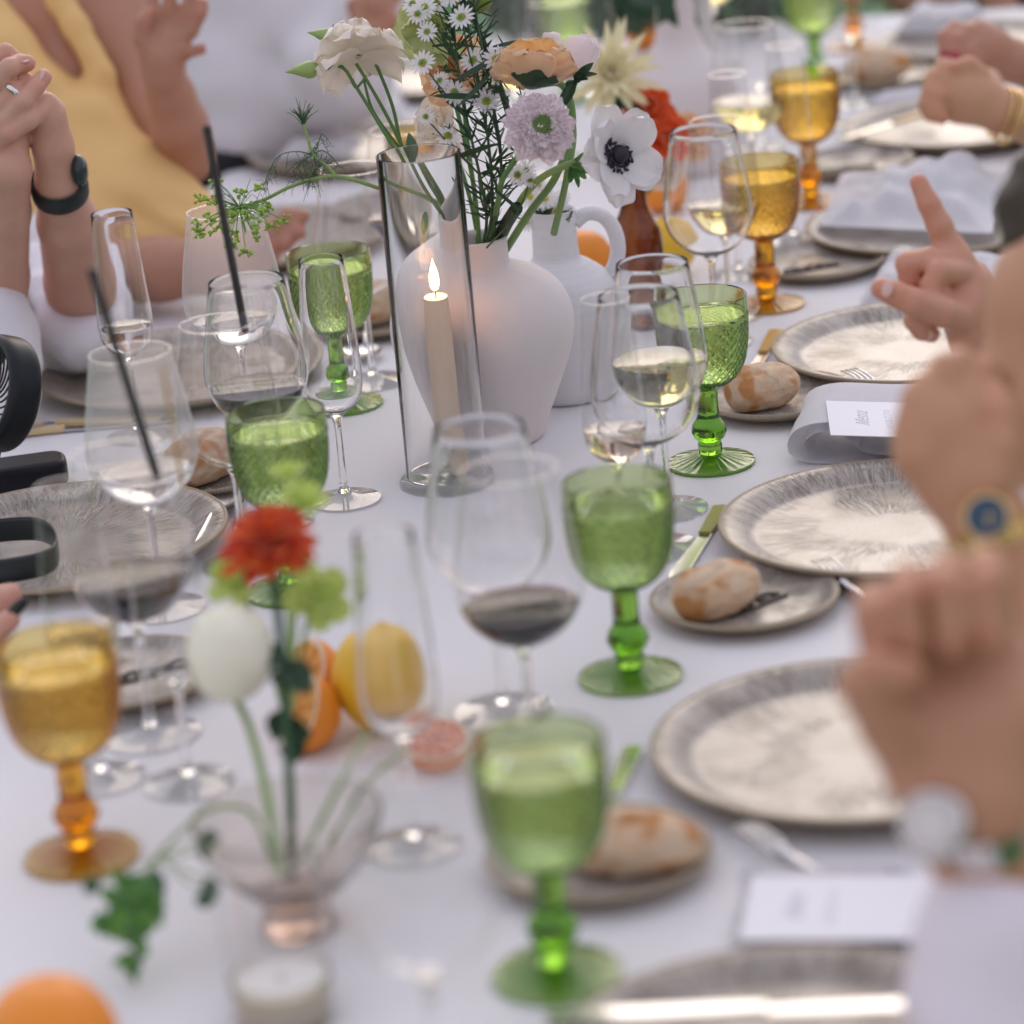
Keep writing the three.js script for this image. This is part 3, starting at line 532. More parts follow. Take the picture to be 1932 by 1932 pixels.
fork(at(1395, 1588, 0.002), at(1480, 1630, 0.002), 'very blurred fork under the large dinner plate');
fork(at(1690, 488, 0.002), at(1760, 512, 0.002), 'fork partly hidden by the pointing hand');
knife(at(118, 812, 0.0035), dirTo(at(40, 826), at(185, 812)), 'knife with cream handle left of the misted iced glass', cream, 0.23);
knife(at(110, 800, 0.003), dirTo(at(210, 800), at(40, 806)), 'second cream handled knife lying under the other on the left', cream, 0.23);
spoon(at(425, 960, 0.004), dirTo(at(375, 1030), at(425, 960)), 'upturned spoon left of the green goblet by zinnia');
spoon(at(690, 672, 0.004), dirTo(at(700, 540), at(688, 668)), 'spoon lying between green goblet and big white vase');
knife(at(1690, 232, 0.024), dirTo(at(1790, 205), at(1655, 248)), 'golden handled knife held over the far dinner plate', goldH, 0.2);
{ const t = knife(at(1440, 1912, 0.023), dirTo(at(1190, 1930), at(1690, 1905)), 'large steel knife lying across the bottom dinner plate', M.steel, 0.24); t.scale.set(1.1, 1.2, 0.9); }
knife(at(1160, 1500, 0.002), dirTo(at(1200, 1440), at(1165, 1530)), 'very blurred steel knife left of the large dinner plate', M.steel, 0.2);
// ---------------------------------------------------------------- flowers
const leafy = (r, g, b, o = {}) => std([r, g, b], 0.6, { side: THREE.DoubleSide, transmission: 0.25, thickness: 0, ...o });
M.stem = std([0.09, 0.20, 0.045], 0.55); M.stemPale = std([0.22, 0.34, 0.10], 0.5); M.stemDark = std([0.025, 0.045, 0.02], 0.6); M.stemDeep = std([0.03, 0.085, 0.03], 0.6);
M.leafDark = leafy(0.018, 0.060, 0.022); M.leaf = leafy(0.07, 0.21, 0.04); M.leafBright = leafy(0.12, 0.32, 0.04); M.dill = leafy(0.05, 0.13, 0.035);
const petalM = (r, g, b) => std([r, g, b], 0.75, { side: THREE.DoubleSide, transmission: 0.35, thickness: 0, sheen: 0.2 });
M.petalCream = petalM(0.90, 0.83, 0.74); M.petalPeach = petalM(0.88, 0.62, 0.40); M.petalWhite = petalM(0.82, 0.80, 0.81); M.petalLilac = petalM(0.88, 0.78, 0.81); M.petalApricot = petalM(0.90, 0.58, 0.24);
M.petalLime = petalM(0.62, 0.68, 0.34); M.petalOrange = petalM(0.80, 0.14, 0.02); M.petalStraw = petalM(0.84, 0.78, 0.52);
const basis = (axis, roll = 0) => { const z = axis.clone().normalize(), x = Math.abs(z.y) < 0.95 ? V(0, 1, 0).cross(z).normalize() : V(1, 0, 0), y = z.clone().cross(x); const m = new THREE.Matrix4().makeBasis(x, y, z); return m.multiply(new THREE.Matrix4().makeRotationZ(roll)); };
// a petal lies along +y from the origin, its face towards +z; cup bends it towards +z
function petal(L, W, o = {}) {
  const { cup = 0.3, tip = 0.6, ruffle = 0, freq = 9, k = 0, hollow = 0.15, base = 0.12 } = o;
  return grid(10, 12, (u, v) => {
    const x = u * 2 - 1, w = W * 0.5 * Math.pow(Math.sin(Math.PI * Math.min(1, base + v * (1 - base)) * (0.5 + 0.5 * tip)) , 0.8) * (v > 0.86 ? Math.sqrt(Math.max(0.02, 1 - Math.pow((v - 0.86) / 0.145, 2) * (1 - Math.abs(x) * 0.1))) : 1);
    const a = cup * v, y = L * v * (1 - a * a / 6) - L * 0.08 * v * x * x, z = L * (a * v / 2) + hollow * W * x * x * (0.4 + v * 0.6) + ruffle * v * v * (Math.sin(x * freq + k * 3) + nz(x * 3 + k, v * 4, k) * 1.4);
    return V(x * w, y * (1 + 0.06 * ruffle * 60 * nz(x * 4 + k * 2, k)), z);
  });
}
function place(g, m) { return g.applyMatrix4(m); }
// a ring of petals round the axis at c; tilt is how far they open (0 closed, 90 flat)
function ring(parent, name, n, c, axis, mk, mat, open, o = {}) {
  const B = basis(axis, o.roll || 0), out = [];
  for (let i = 0; i < n; i++) {
    const a = (i / n) * 2 * Math.PI * (o.arc ?? 1) + (o.start ?? 0) + rnd(-1, 1) * (o.jit ?? 0.06), op = open * Math.PI / 180 * (1 + rnd(-1, 1) * (o.vary ?? 0.06));
    const g = mk(i), m = new THREE.Matrix4().makeTranslation(c.x, c.y, c.z).multiply(B).multiply(new THREE.Matrix4().makeRotationZ(a)).multiply(new THREE.Matrix4().makeRotationX(Math.PI / 2 - op)).multiply(new THREE.Matrix4().makeTranslation(0, o.r0 ?? 0.003, 0));
    out.push(place(g, m));
  }
  if (o.joined) { const q = partW(parent, name, join(out), mat); q.userData.kind = 'stuff'; return q; }
  for (const g of out) partW(parent, name, g, mat);
}
const P3 = (list, d) => list.map(([x, y, dd = 0]) => J(x, y, d + dd + (d > 2.9 && d < 3.16 ? 0.09 * sm(330, 470, y) : 0)));   // the stems lean back into the vase
const toEye = (p) => EYE.clone().sub(p).normalize();
const screen = (x, y, z) => rt.clone().multiplyScalar(x).addScaledVector(upv, y).addScaledVector(fwd, -z).normalize();   // right, up, towards the camera
function leafBlade(a, b, w, mat, parent, name = 'leaf', bend = 0.1) {
  const d = b.clone().sub(a), L = d.length(), n = screen(rnd(-0.5, 0.5), rnd(-0.2, 0.8), 1), side = d.clone().cross(n).normalize(), nn = side.clone().cross(d).normalize();
  const g = grid(4, 9, (u, v) => { const x = u * 2 - 1, ww = w * Math.pow(Math.sin(Math.PI * Math.min(0.995, 0.06 + v * 0.94)), 0.8); return a.clone().addScaledVector(d, v).addScaledVector(side, x * ww).addScaledVector(nn, -bend * L * Math.sin(v * Math.PI) * -0.6 + Math.abs(x) * ww * 0.35); });
  return partW(parent, name, g, mat);
}
const vaseTop = 3.10;
// cream lisianthus with its buds
{
  const d = 3.08, t = thing('cream_lisianthus', 'ruffled cream lisianthus leaning left with two green buds', 'flower', J(845, 462, d));
  const st = (l, r = 0.0021) => partW(t, 'stem', tube(P3(l, d), r, r * 0.8, 40, 7), M.stem);
  st([[848, 470, 0.01], [842, 455], [800, 385], [758, 305], [716, 235], [668, 158], [648, 128], [634, 122]]);
  st([[853, 470, 0.02], [846, 450, 0.02], [815, 390, 0.02], [778, 318, 0.02], [735, 228, 0.01], [690, 148], [672, 120]]);
  st([[858, 470, 0.03], [852, 452, 0.03], [800, 345, 0.02], [762, 286, 0.02], [742, 205, 0.02], [728, 165, 0.02], [700, 100, 0.01]]);
  st([[762, 290, 0.02], [735, 255, 0.02], [702, 205, 0.01], [686, 150]], 0.0016); st([[648, 127], [620, 122], [600, 128]], 0.0018); st([[665, 155], [672, 165], [688, 148]], 0.0015); st([[662, 78], [640, 72], [628, 68]], 0.0018);
  leafBlade(J(781, 312, d), J(771, 250, d), 0.006, leafy(0.09, 0.16, 0.09), t); leafBlade(J(806, 420, d), J(800, 462, d), 0.004, M.leaf, t);
  const c = J(676, 106, d), ax = screen(-0.12, 0.85, -0.30);
  ring(t, 'petal', 6, c, ax, (i) => petal(0.046, 0.048, { cup: -0.55, ruffle: 0.0062, freq: 5, k: i, hollow: 0.05, tip: 0.45 }), M.petalCream, 88, { vary: 0.22 });
  ring(t, 'petal', 6, c, ax, (i) => petal(0.040, 0.046, { cup: -0.2, ruffle: 0.0062, freq: 6, k: i + 9, hollow: 0.08, tip: 0.45 }), M.petalCream, 64, { start: 0.5, vary: 0.3 });
  ring(t, 'petal', 4, c, ax, (i) => petal(0.036, 0.036, { cup: 0.3, ruffle: 0.005, freq: 7, k: i + 20, hollow: 0.14, tip: 0.5 }), M.petalCream, 30, { start: 0.2, vary: 0.3 });
  ring(t, 'sepal', 5, c, ax, () => petal(0.017, 0.004, { cup: 0.3 }), M.leaf, 70, { r0: 0.0005 });
  for (const [x, y, dx, dy, s] of [[600, 129, -1, -0.12, 1], [627, 68, -1, 0.12, 0.78]]) {
    const a = J(x + 3, y, d), ax2 = screen(dx, dy, 0.1), bud = partW(t, 'bud', place(turned([[0, 0], [0.0045, 0.0008], [0.0078, 0.006], [0.0082, 0.011], [0.0062, 0.018], [0.0032, 0.025], [0.0012, 0.031], [0, 0.034]].map(([r, y2]) => [r * s, y2 * s]), 16, (r, y2, u) => [r * (1 + 0.10 * Math.cos(u * 2 * Math.PI * 5 + y2 * 160)), y2]), new THREE.Matrix4().makeTranslation(a.x, a.y, a.z).multiply(basis(ax2)).multiply(new THREE.Matrix4().makeRotationX(Math.PI / 2))), std([0.30, 0.42, 0.13], 0.55)); void bud;
  }
}
// second lisianthus, peach, behind the asters, and a pale lime one at the top
function openFlower(name, label, cat, c, ax, L, W, mat, rings, stemPts, d, stemMat = M.stem, r = 0.0022) {
  const t = thing(name, label, cat, stemPts ? J(stemPts[0][0], stemPts[0][1], d) : c);
  if (stemPts) partW(t, 'stem', tube(P3(stemPts, d), r, r, 36, 8), stemMat);
  let k = 0; for (const [n, open, s, o = {}] of rings) { k += 7; ring(t, 'petal', n, c, ax, (i) => petal(L * s, W * s, { cup: 0.25, ruffle: L * 0.07, freq: 6, k: i + k, hollow: 0.12, tip: 0.5, ...o }), o.mat || mat, open, { start: k * 0.37, vary: 0.14, r0: 0.002, ...o }); }
  return t;
}
openFlower('peach_lisianthus', 'ruffled peach lisianthus half hidden behind the aster branch', 'flower', J(868, 140, 3.17), screen(-0.3, 0.25, 0.7), 0.040, 0.042, M.petalPeach, [[6, 80, 1], [6, 58, 0.9], [5, 32, 0.8]], [[905, 470], [900, 400], [880, 250], [872, 160]], 3.17);
openFlower('peach_lisianthus', 'lower pale peach lisianthus bloom behind the aster branch', 'flower', J(842, 238, 3.19), screen(-0.7, 0.1, 0.5), 0.034, 0.034, M.petalCream, [[6, 76, 1], [5, 45, 0.85]], [[905, 470], [888, 380], [850, 255]], 3.19);
openFlower('lime_lisianthus', 'pale lime blossom at top behind the daisies', 'flower', J(822, 52, 3.15), screen(-0.3, -0.2, 0.4), 0.040, 0.040, M.petalLime, [[6, 70, 1], [5, 40, 0.85]], [[900, 470], [890, 330], [830, 80]], 3.15);
{ // lime petal sticking out left
  const t = thing('pale_bud', 'small pale lime petal bud pointing left below the lime blossom', 'flower', J(880, 120, 3.12));
  partW(t, 'petal', place(petal(0.033, 0.020, { cup: 0.3, hollow: 0.5, tip: 0.9 }), new THREE.Matrix4().makeTranslation(...J(876, 100, 3.12).toArray()).multiply(basis(screen(0.1, 0.7, 0.7), 0)).multiply(new THREE.Matrix4().makeRotationZ(1.5))), M.petalLime);
}
// aster branch
{
  const d = 3.06, t = thing('aster_branch', 'tall aster branch of small white daisies and narrow dark leaves', 'flower', J(912, 462, d));
  const st = (l, r, m = M.stemDeep) => partW(t, 'stem', tube(P3(l, d), r, r * 0.7, 40, 6), m);
  const mains = [[[910, 468], [918, 420], [905, 330], [880, 220], [862, 110], [850, -30]], [[914, 468], [928, 400], [925, 300], [908, 180], [885, 60], [868, -30]], [[918, 468], [940, 380], [945, 290], [925, 170], [900, 40], [890, -30]]];
  for (const l of mains) st(l, 0.0016);
  st([[975, 268, 0.03], [955, 200, 0.03], [925, 110, 0.03], [880, 0, 0.03], [868, -40, 0.03]], 0.0034, M.stemDark);
  const heads = [[801, 15, 1], [779, 7, 0.9], [823, 5, 0.9], [788, 26, 0.8], [871, 33, 1.05], [798, 119, 1.0], [893, 114, 1.05], [935, 112, 1.05], [857, 175, 1.05], [918, 192, 1.1], [845, 257, 1.05], [803, 220, 0.7], [830, 152, 0.75], [976, 330, 0.9], [992, 322, 0.8], [935, 150, 0.6], [850, -8, 0.9], [880, -14, 0.9], [806, 60, 0.8], [1000, 340, 0.7]];
  const leaves = []; const rays = [];
  for (const [x, y, s] of heads) {
    const m = mains[x < 850 ? 0 : x < 900 ? 1 : 2], q = m.reduce((a, b) => Math.abs(b[1] - y - 90) < Math.abs(a[1] - y - 90) ? b : a), dd = rnd(-0.02, 0.02) - 0.02;
    partW(t, 'stem', tube([J(q[0], q[1], d), J(lerp(q[0], x, 0.6) + rnd(-8, 8), lerp(q[1], y, 0.55) + 6, d + dd * 0.5), J(x, y + 2, d + dd)], 0.0010, 0.0008, 14, 5), M.stemDeep);
    const c = J(x, y, d + dd), ax = screen(rnd(-0.45, 0.45) + (x < 830 ? -0.3 : 0), rnd(0.0, 0.6), 0.9), R = 0.0118 * s;
    const h = partW(t, 'flower_head', ball(c.clone().addScaledVector(ax, 0.0002), R * 0.3, R * 0.3, R * 0.3, 8, 6), M.stem);
    const prs = []; const B = basis(ax), n = 15;
    for (let i = 0; i < n; i++) prs.push(place(petal(R, R * 0.27, { cup: -0.15, tip: 0.7 }), new THREE.Matrix4().makeTranslation(c.x, c.y, c.z).multiply(B).multiply(new THREE.Matrix4().makeRotationZ(i / n * 6.283 + rnd(-0.08, 0.08))).multiply(new THREE.Matrix4().makeRotationX(rnd(0.0, 0.25))).multiply(new THREE.Matrix4().makeTranslation(0, R * 0.18, 0))));
    partW(h, 'petals', join(prs), M.petalWhite); 
    const disc = []; for (let i = 0; i < 26; i++) { const rr = Math.sqrt(i / 26) * R * 0.36, a = i * 2.4; disc.push(ball(c.clone().addScaledVector(ax, R * 0.10 + R * 0.10 * (1 - i / 26)).add(V(0, 0, 0).set(Math.cos(a) * rr, Math.sin(a) * rr, 0).applyMatrix4(B)), R * 0.07, R * 0.07, R * 0.07, 5, 4)); }
    partW(h, 'disc', join(disc), std([0.42, 0.42, 0.03], 0.7));
  }
  const lg = [];
  const blade = (a, b, w) => { const dv = b.clone().sub(a), n = screen(rnd(-1, 1), rnd(-1, 1), 0.6), s = dv.clone().cross(n).normalize(); lg.push(grid(2, 5, (u, v) => a.clone().addScaledVector(dv, v).addScaledVector(s, (u * 2 - 1) * w * Math.pow(Math.sin(Math.PI * Math.min(0.99, 0.1 + v * 0.9)), 0.7)).addScaledVector(n, 0.2 * dv.length() * v * v))); };
  for (const l of mains) { const c = new THREE.CatmullRomCurve3(P3(l, d)); for (let i = 0; i < 62; i++) { const p = c.getPointAt(rnd(0.12, 0.98)), q = p.clone().addScaledVector(screen(rnd(-1, 1), rnd(0.1, 1), rnd(-0.6, 0.6)), rnd(0.012, 0.034)); blade(p, q, rnd(0.0009, 0.0019)); if (i % 3 === 0) { lg.push(tube([p, p.clone().lerp(q, 0.6).add(V(0, -0.003, 0)), q], 0.0006, 0.0004, 6, 4)); for (let k = 0; k < 3; k++) { const q2 = q.clone().addScaledVector(screen(rnd(-1, 1), rnd(-0.4, 1), rnd(-0.5, 0.5)), rnd(0.005, 0.013)); blade(q, q2, 0.0008); } } } }
  for (const [a, b, w] of [[[812, 180], [905, 182], 0.003], [[930, 268], [842, 305], 0.0035], [[905, 75], [815, 87], 0.003], [[940, 110], [858, 152], 0.003], [[860, 222], [930, 130], 0.003], [[1000, 75], [930, 88], 0.002], [[935, 490 - 130], [985, 400], 0.002]]) blade(J(...b, d - 0.02), J(...a, d - 0.03), w);
  const lf = partW(t, 'leaves', join(lg), M.leafDark); lf.userData.kind = 'stuff';
}
// bud head at very top
{ const t = thing('green_bud', 'dark green bud of an unopened bloom at the very top edge', 'bud', J(885, 0, 3.09)); partW(t, 'bud', ball(J(888, -2, 3.09), 0.022, 0.016, 0.02), std([0.16, 0.25, 0.03], 0.6)); ring(t, 'sepal', 5, J(892, 14, 3.09), screen(0, 0.9, 0.2), () => petal(0.022, 0.012, { cup: 0.4 }), M.leafDark, 55); }
// dill
{
  const d = 3.02, t = thing('dill_sprig', 'arching dill sprig with feathery leaves and a yellow green umbel', 'herb', J(848, 466, d + 0.1));
  partW(t, 'stem', tube(P3([[856, 474, 0.12], [838, 448, 0.09], [800, 408, 0.05], [752, 374, 0.02], [700, 350], [634, 332], [600, 336], [548, 352], [500, 376], [452, 391]], d), 0.0026, 0.0016, 70, 8), M.stemPale);
  partW(t, 'stem', tube(P3([[634, 332], [614, 312], [591, 292], [581, 262], [573, 234]], d), 0.0019, 0.0012, 30, 6), M.stemPale);
  const hair = [];
  const h = (a, b, r = 0.00032) => hair.push(tube([a, a.clone().lerp(b, 0.5).add(V(0, 0.002, 0)), b], r, r * 0.7, 6, 4));
  // drooping feathery leaf to the left and a small one to the right
  const ribs = [P3([[591, 292], [560, 286], [528, 293], [508, 322], [498, 350]], d), P3([[591, 292], [606, 284], [622, 292], [638, 312]], d), P3([[591, 292], [596, 316], [588, 340]], d), P3([[591, 292], [600, 272], [606, 252]], d), P3([[591, 292], [570, 306], [552, 324]], d)];
  for (const l of ribs) { const c = new THREE.CatmullRomCurve3(l); hair.push(tube(l, 0.0007, 0.0004, 24, 5)); for (let i = 0; i < 9; i++) { const p = c.getPointAt(0.15 + 0.85 * i / 8), q = p.clone().addScaledVector(screen(rnd(-0.6, 0.5), rnd(-1, -0.25), rnd(-0.5, 0.5)), rnd(0.012, 0.028)); h(p, q); for (let k = 0; k < 3; k++) { const m = p.clone().lerp(q, rnd(0.3, 0.8)); h(m, m.clone().addScaledVector(screen(rnd(-1, 0.7), rnd(-1, 0.3), rnd(-0.6, 0.6)), rnd(0.006, 0.014)), 0.00024); } } }
  for (let i = 0; i < 46; i++) { const p = J(572 + rnd(-2, 2), 234 + rnd(-6, 3), d); h(p, p.clone().addScaledVector(screen(rnd(-0.8, 0.6), rnd(0.5, 1), rnd(-0.6, 0.6)), rnd(0.008, 0.022)), 0.0004); }
  h(J(568, 222, d), J(558, 184, d), 0.0004);
  const lf = partW(t, 'feathery_leaf', join(hair), M.dill); lf.userData.kind = 'stuff';
  const um = [], fl = [], c0 = J(452, 391, d);
  for (const [x, y] of [[409, 345], [400, 383], [418, 366], [398, 415], [406, 435], [428, 437], [434, 463], [446, 447], [464, 477], [482, 451], [486, 427], [494, 405], [506, 392], [514, 427], [536, 417], [486, 355], [456, 367], [474, 393], [372, 428], [376, 440], [380, 377], [440, 412], [426, 400], [466, 408]]) {
    const q = J(x, y, d + rnd(-0.05, 0.05)); um.push(tube([c0, c0.clone().lerp(q, 0.55).add(V(0, 0.004, 0)), q], 0.0006, 0.0004, 8, 4));
    for (let k = 0; k < 11; k++) { const e = q.clone().add(V(rnd(-1, 1), rnd(-0.6, 1), rnd(-1, 1)).multiplyScalar(0.0062)); um.push(tube([q, e], 0.0004, 0.0003, 1, 4)); fl.push(ball(e, 0.0018 * rnd(0.7, 1.3), 0.0017, 0.0017, 5, 4)); }
  }
  for (let i = 0; i < 30; i++) um.push(tube([c0, c0.clone().addScaledVector(screen(rnd(-1, 1), rnd(-1, 0.8), rnd(-0.6, 0.6)), rnd(0.015, 0.04))], 0.0004, 0.0003, 1, 4));
  const u = partW(t, 'umbel', join(um), M.leafBright); u.userData.kind = 'stuff'; const f = partW(t, 'florets', join(fl), std([0.30, 0.46, 0.06], 0.7)); f.userData.kind = 'stuff';
}
// anemone, scabiosa, apricot poppy, white poppy
{
  const d = 2.98, c = J(1160, 292, d), ax = screen(0.62, -0.02, 0.78), t = thing('white_anemone', 'white anemone with dark violet centre facing the camera', 'flower', J(940, 470, 3.1));
  partW(t, 'stem', tube(P3([[935, 478, 0.12], [962, 420, 0.10], [990, 368, 0.07], [1030, 330, 0.04], [1075, 310, 0.03], [1110, 302, 0.03], [1142, 298, 0.02]], d), 0.0040, 0.0034, 50, 10), M.stemPale);
  ring(t, 'petal', 5, c, ax, (i) => petal(0.048, 0.044, { cup: 0.12, ruffle: 0.0013, k: i, hollow: 0.14, tip: 0.55, base: 0.2 }), M.petalWhite, 84, { start: 0.3, r0: 0.004 });
  ring(t, 'petal', 4, c.clone().addScaledVector(ax, 0.002), ax, (i) => petal(0.041, 0.040, { cup: 0.3, ruffle: 0.0013, k: i + 6, hollow: 0.16, tip: 0.55, base: 0.2 }), M.petalWhite, 72, { start: 0.9, r0: 0.004, vary: 0.14 });
  const vio = std([0.018, 0.012, 0.03], 0.6), B = basis(ax), sf = [];
  partW(t, 'centre', ball(c.clone().addScaledVector(ax, 0.006), 0.0092, 0.0092, 0.0085, 20, 14), vio);
  for (let i = 0; i < 190; i++) { const a = rnd(0, 6.283), r = rnd(0.0105, 0.0182), p = c.clone().addScaledVector(ax, 0.004 + rnd(0, 0.004)).add(V(Math.cos(a) * r, Math.sin(a) * r, 0).applyMatrix4(B)), b = c.clone().add(V(Math.cos(a) * 0.007, Math.sin(a) * 0.007, 0.001).applyMatrix4(B)); sf.push(tube([b, p], 0.00045, 0.0004, 1, 4), ball(p, 0.0014, 0.0014, 0.0012, 6, 5)); }
  partW(t, 'stamens', join(sf), vio).userData.kind = 'stuff';
  // ruff of cut leaves on the stem
  for (let i = 0; i < 12; i++) { const p = J(1078, 312, d + 0.03), q = p.clone().addScaledVector(screen(rnd(-0.4, 1), rnd(-1.2, 0.6), rnd(-0.4, 0.8)), rnd(0.015, 0.03)); leafBlade(p, q, 0.0032, M.leaf, t, 'leaf'); }
}
{
  const d = 2.97, c = J(1017, 241, d), ax = screen(0.12, 0.12, 0.98), B = basis(ax), t = thing('pink_scabiosa', 'pale pink scabiosa with frilled petals and a green centre', 'flower', J(925, 470, 3.08));
  partW(t, 'stem', tube(P3([[918, 480, 0.12], [930, 430, 0.1], [942, 370, 0.06], [950, 335, 0.04], [985, 285, 0.03], [1012, 250, 0.012]], d), 0.0034, 0.0026, 44, 9), M.stem);
  const outer = [], inner = [];
  for (let i = 0; i < 120; i++) { const k = i / 120, op = lerp(92, 42, k), L = lerp(0.0335, 0.013, k) * rnd(0.9, 1.08), a = i * 2.39996; outer.push(place(petal(L, L * 0.44, { cup: -0.25, ruffle: 0.0016, freq: 8, k: i, hollow: 0.05, tip: 0.42 }), new THREE.Matrix4().makeTranslation(...c.clone().addScaledVector(ax, k * 0.006).toArray()).multiply(B).multiply(new THREE.Matrix4().makeRotationZ(a)).multiply(new THREE.Matrix4().makeRotationX(Math.PI / 2 - op * Math.PI / 180 + rnd(-0.12, 0.12))).multiply(new THREE.Matrix4().makeTranslation(0, 0.004, 0)))); }
  partW(t, 'frilled_petals', join(outer), M.petalLilac).userData.kind = 'stuff';
  for (let i = 0; i < 150; i++) { const r = Math.sqrt(i / 150) * 0.016, a = i * 2.39996, p = c.clone().addScaledVector(ax, 0.010 + 0.004 * (1 - i / 150) + rnd(0, 0.002)).add(V(Math.cos(a) * r, Math.sin(a) * r, 0).applyMatrix4(B)); inner.push(ball(p, 0.0013, 0.0013, 0.0013, 5, 4)); }
  partW(t, 'florets', join(inner.slice(50)), std([0.74, 0.70, 0.58], 0.7)).userData.kind = 'stuff'; 
  const gc = []; for (let i = 0; i < 46; i++) { const r = Math.sqrt(i / 46) * 0.0095, a = i * 2.39996; gc.push(ball(c.clone().addScaledVector(ax, 0.0150 + 0.002 * (1 - i / 46)).add(V(0.002 + Math.cos(a) * r, -0.001 + Math.sin(a) * r, 0).applyMatrix4(B)), 0.0013, 0.0013, 0.0012, 6, 5)); }
  partW(t, 'centre', join(gc), std([0.12, 0.22, 0.04], 0.6));
}
{
  const d = 3.02, c = J(1008, 156, d), ax = screen(0.05, 0.9, -0.30), t = thing('apricot_poppy', 'apricot poppy seen from behind with three green sepals', 'flower', J(955, 470, 3.1));
  partW(t, 'stem', tube(P3([[950, 478, 0.1], [1000, 400, 0.08], [1050, 330, 0.07], [1078, 255, 0.06], [1077, 195, 0.05], [1060, 160, 0.04], [1012, 160, 0.01]], d), 0.0040, 0.0034, 60, 10), std([0.16, 0.28, 0.09], 0.55));
  ring(t, 'petal', 7, c, ax, (i) => petal(0.045, 0.043, { cup: 0.08, ruffle: 0.0028, freq: 14, k: i, hollow: 0.06, tip: 0.36, base: 0.2 }), M.petalPeach, 70, { start: 0.2, vary: 0.16, r0: 0.001 });
  ring(t, 'petal', 6, c, ax, (i) => petal(0.044, 0.042, { cup: 0.1, ruffle: 0.0028, freq: 14, k: i + 8, hollow: 0.06, tip: 0.36, base: 0.2 }), M.petalApricot, 46, { start: 0.7, vary: 0.2, r0: 0.001 });
  ring(t, 'sepal', 4, c.clone().addScaledVector(ax, -0.004), ax, (i) => petal(0.025, 0.022, { cup: 0.3, hollow: 0.2, tip: 0.6, base: 0.3 }), M.leafDark, 80, { start: 0.4, r0: 0.0 });
  for (const [x, y] of [[1105, 128], [1120, 118], [1128, 140], [1110, 150], [1062, 205], [1050, 212], [1098, 140]]) leafBlade(J(1085, 152, d + 0.02), J(x, y, d + 0.01), 0.0045, M.leafDark, t);
  partW(t, 'bract', ball(J(1078, 158, d + 0.03), 0.006, 0.004, 0.005), M.stemDeep);
}
{
  const d = 3.1, c = J(1062, 150, d), ax = screen(0.25, 0.9, -0.2), t = thing('white_poppy', 'white poppy petals rising behind the apricot one', 'flower', J(1060, 330, d));
  partW(t, 'stem', tube(P3([[1045, 440], [1070, 330], [1082, 250], [1066, 160]], d), 0.0036, 0.003, 30, 9), std([0.18, 0.30, 0.10], 0.55));
  ring(t, 'petal', 4, c, ax, (i) => petal(0.046, 0.042, { cup: 0.4, ruffle: 0.0012, k: i + 3, hollow: 0.14, tip: 0.5, base: 0.2 }), M.petalLilac, 46, { start: 1.1, vary: 0.2 });
  partW(t, 'petal', place(petal(0.052, 0.034, { cup: 0.5, hollow: 0.2, tip: 0.5 }), new THREE.Matrix4().makeTranslation(...c.toArray()).multiply(basis(screen(-0.2, 0.3, 0.9))).multiply(new THREE.Matrix4().makeRotationZ(-0.75))), M.petalWhite);
}
// dark woody stub in the vase, small daisies in the jug
solo('woody_stem', tube(P3([[928, 480, 0.1], [945, 440, 0.06], [966, 405, 0.03], [975, 392, 0.02]], 3.02), 0.0068, 0.0062, 20, 10), M.stemDark, 'thick dark cut stem leaning right in the big vase', 'stem', J(928, 480, 3.12));
{
  const d = 3.3, t = thing('daisy_posy', 'small posy of white daisies standing in the jug', 'flower', J(1040, 425, d));
  for (const [x, y, s] of [[1001, 371, 0.9], [1029, 376, 0.95], [1052, 396, 0.9], [993, 419, 0.7], [1018, 350, 0.6], [1062, 372, 0.6], [1040, 404, 0.8]]) {
    partW(t, 'stem', tube([J(1036, 432, d), J(lerp(1036, x, 0.5), lerp(432, y, 0.6), d - 0.01), J(x, y, d - 0.02)], 0.0011, 0.0009, 10, 5), M.stemDeep);
    const c = J(x, y, d - 0.02), ax = screen(rnd(-0.5, 0.5), rnd(0, 0.6), 0.8), B = basis(ax), R = 0.0135 * s, prs = [];
    const h = partW(t, 'flower_head', ball(c.clone().addScaledVector(ax, R * 0.05), R * 0.3, R * 0.3, R * 0.2, 10, 8), std([0.52, 0.50, 0.05], 0.7));
    for (let i = 0; i < 14; i++) prs.push(place(petal(R, R * 0.3, { cup: -0.1, tip: 0.7 }), new THREE.Matrix4().makeTranslation(c.x, c.y, c.z).multiply(B).multiply(new THREE.Matrix4().makeRotationZ(i / 14 * 6.283)).multiply(new THREE.Matrix4().makeTranslation(0, R * 0.18, 0))));
    partW(h, 'petals', join(prs), M.petalWhite);
  }
  for (let i = 0; i < 16; i++) leafBlade(J(1036 + rnd(-22, 22), 420 + rnd(-4, 6), d - 0.015), J(1036 + rnd(-45, 45), 402 + rnd(-12, 20), d - 0.03), 0.0045, M.leafDark, t);
  partW(t, 'stem', tube(P3([[1052, 402], [1060, 414], [1074, 412], [1080, 398]], d - 0.03), 0.0012, 0.001, 20, 6), M.stemDeep);
}
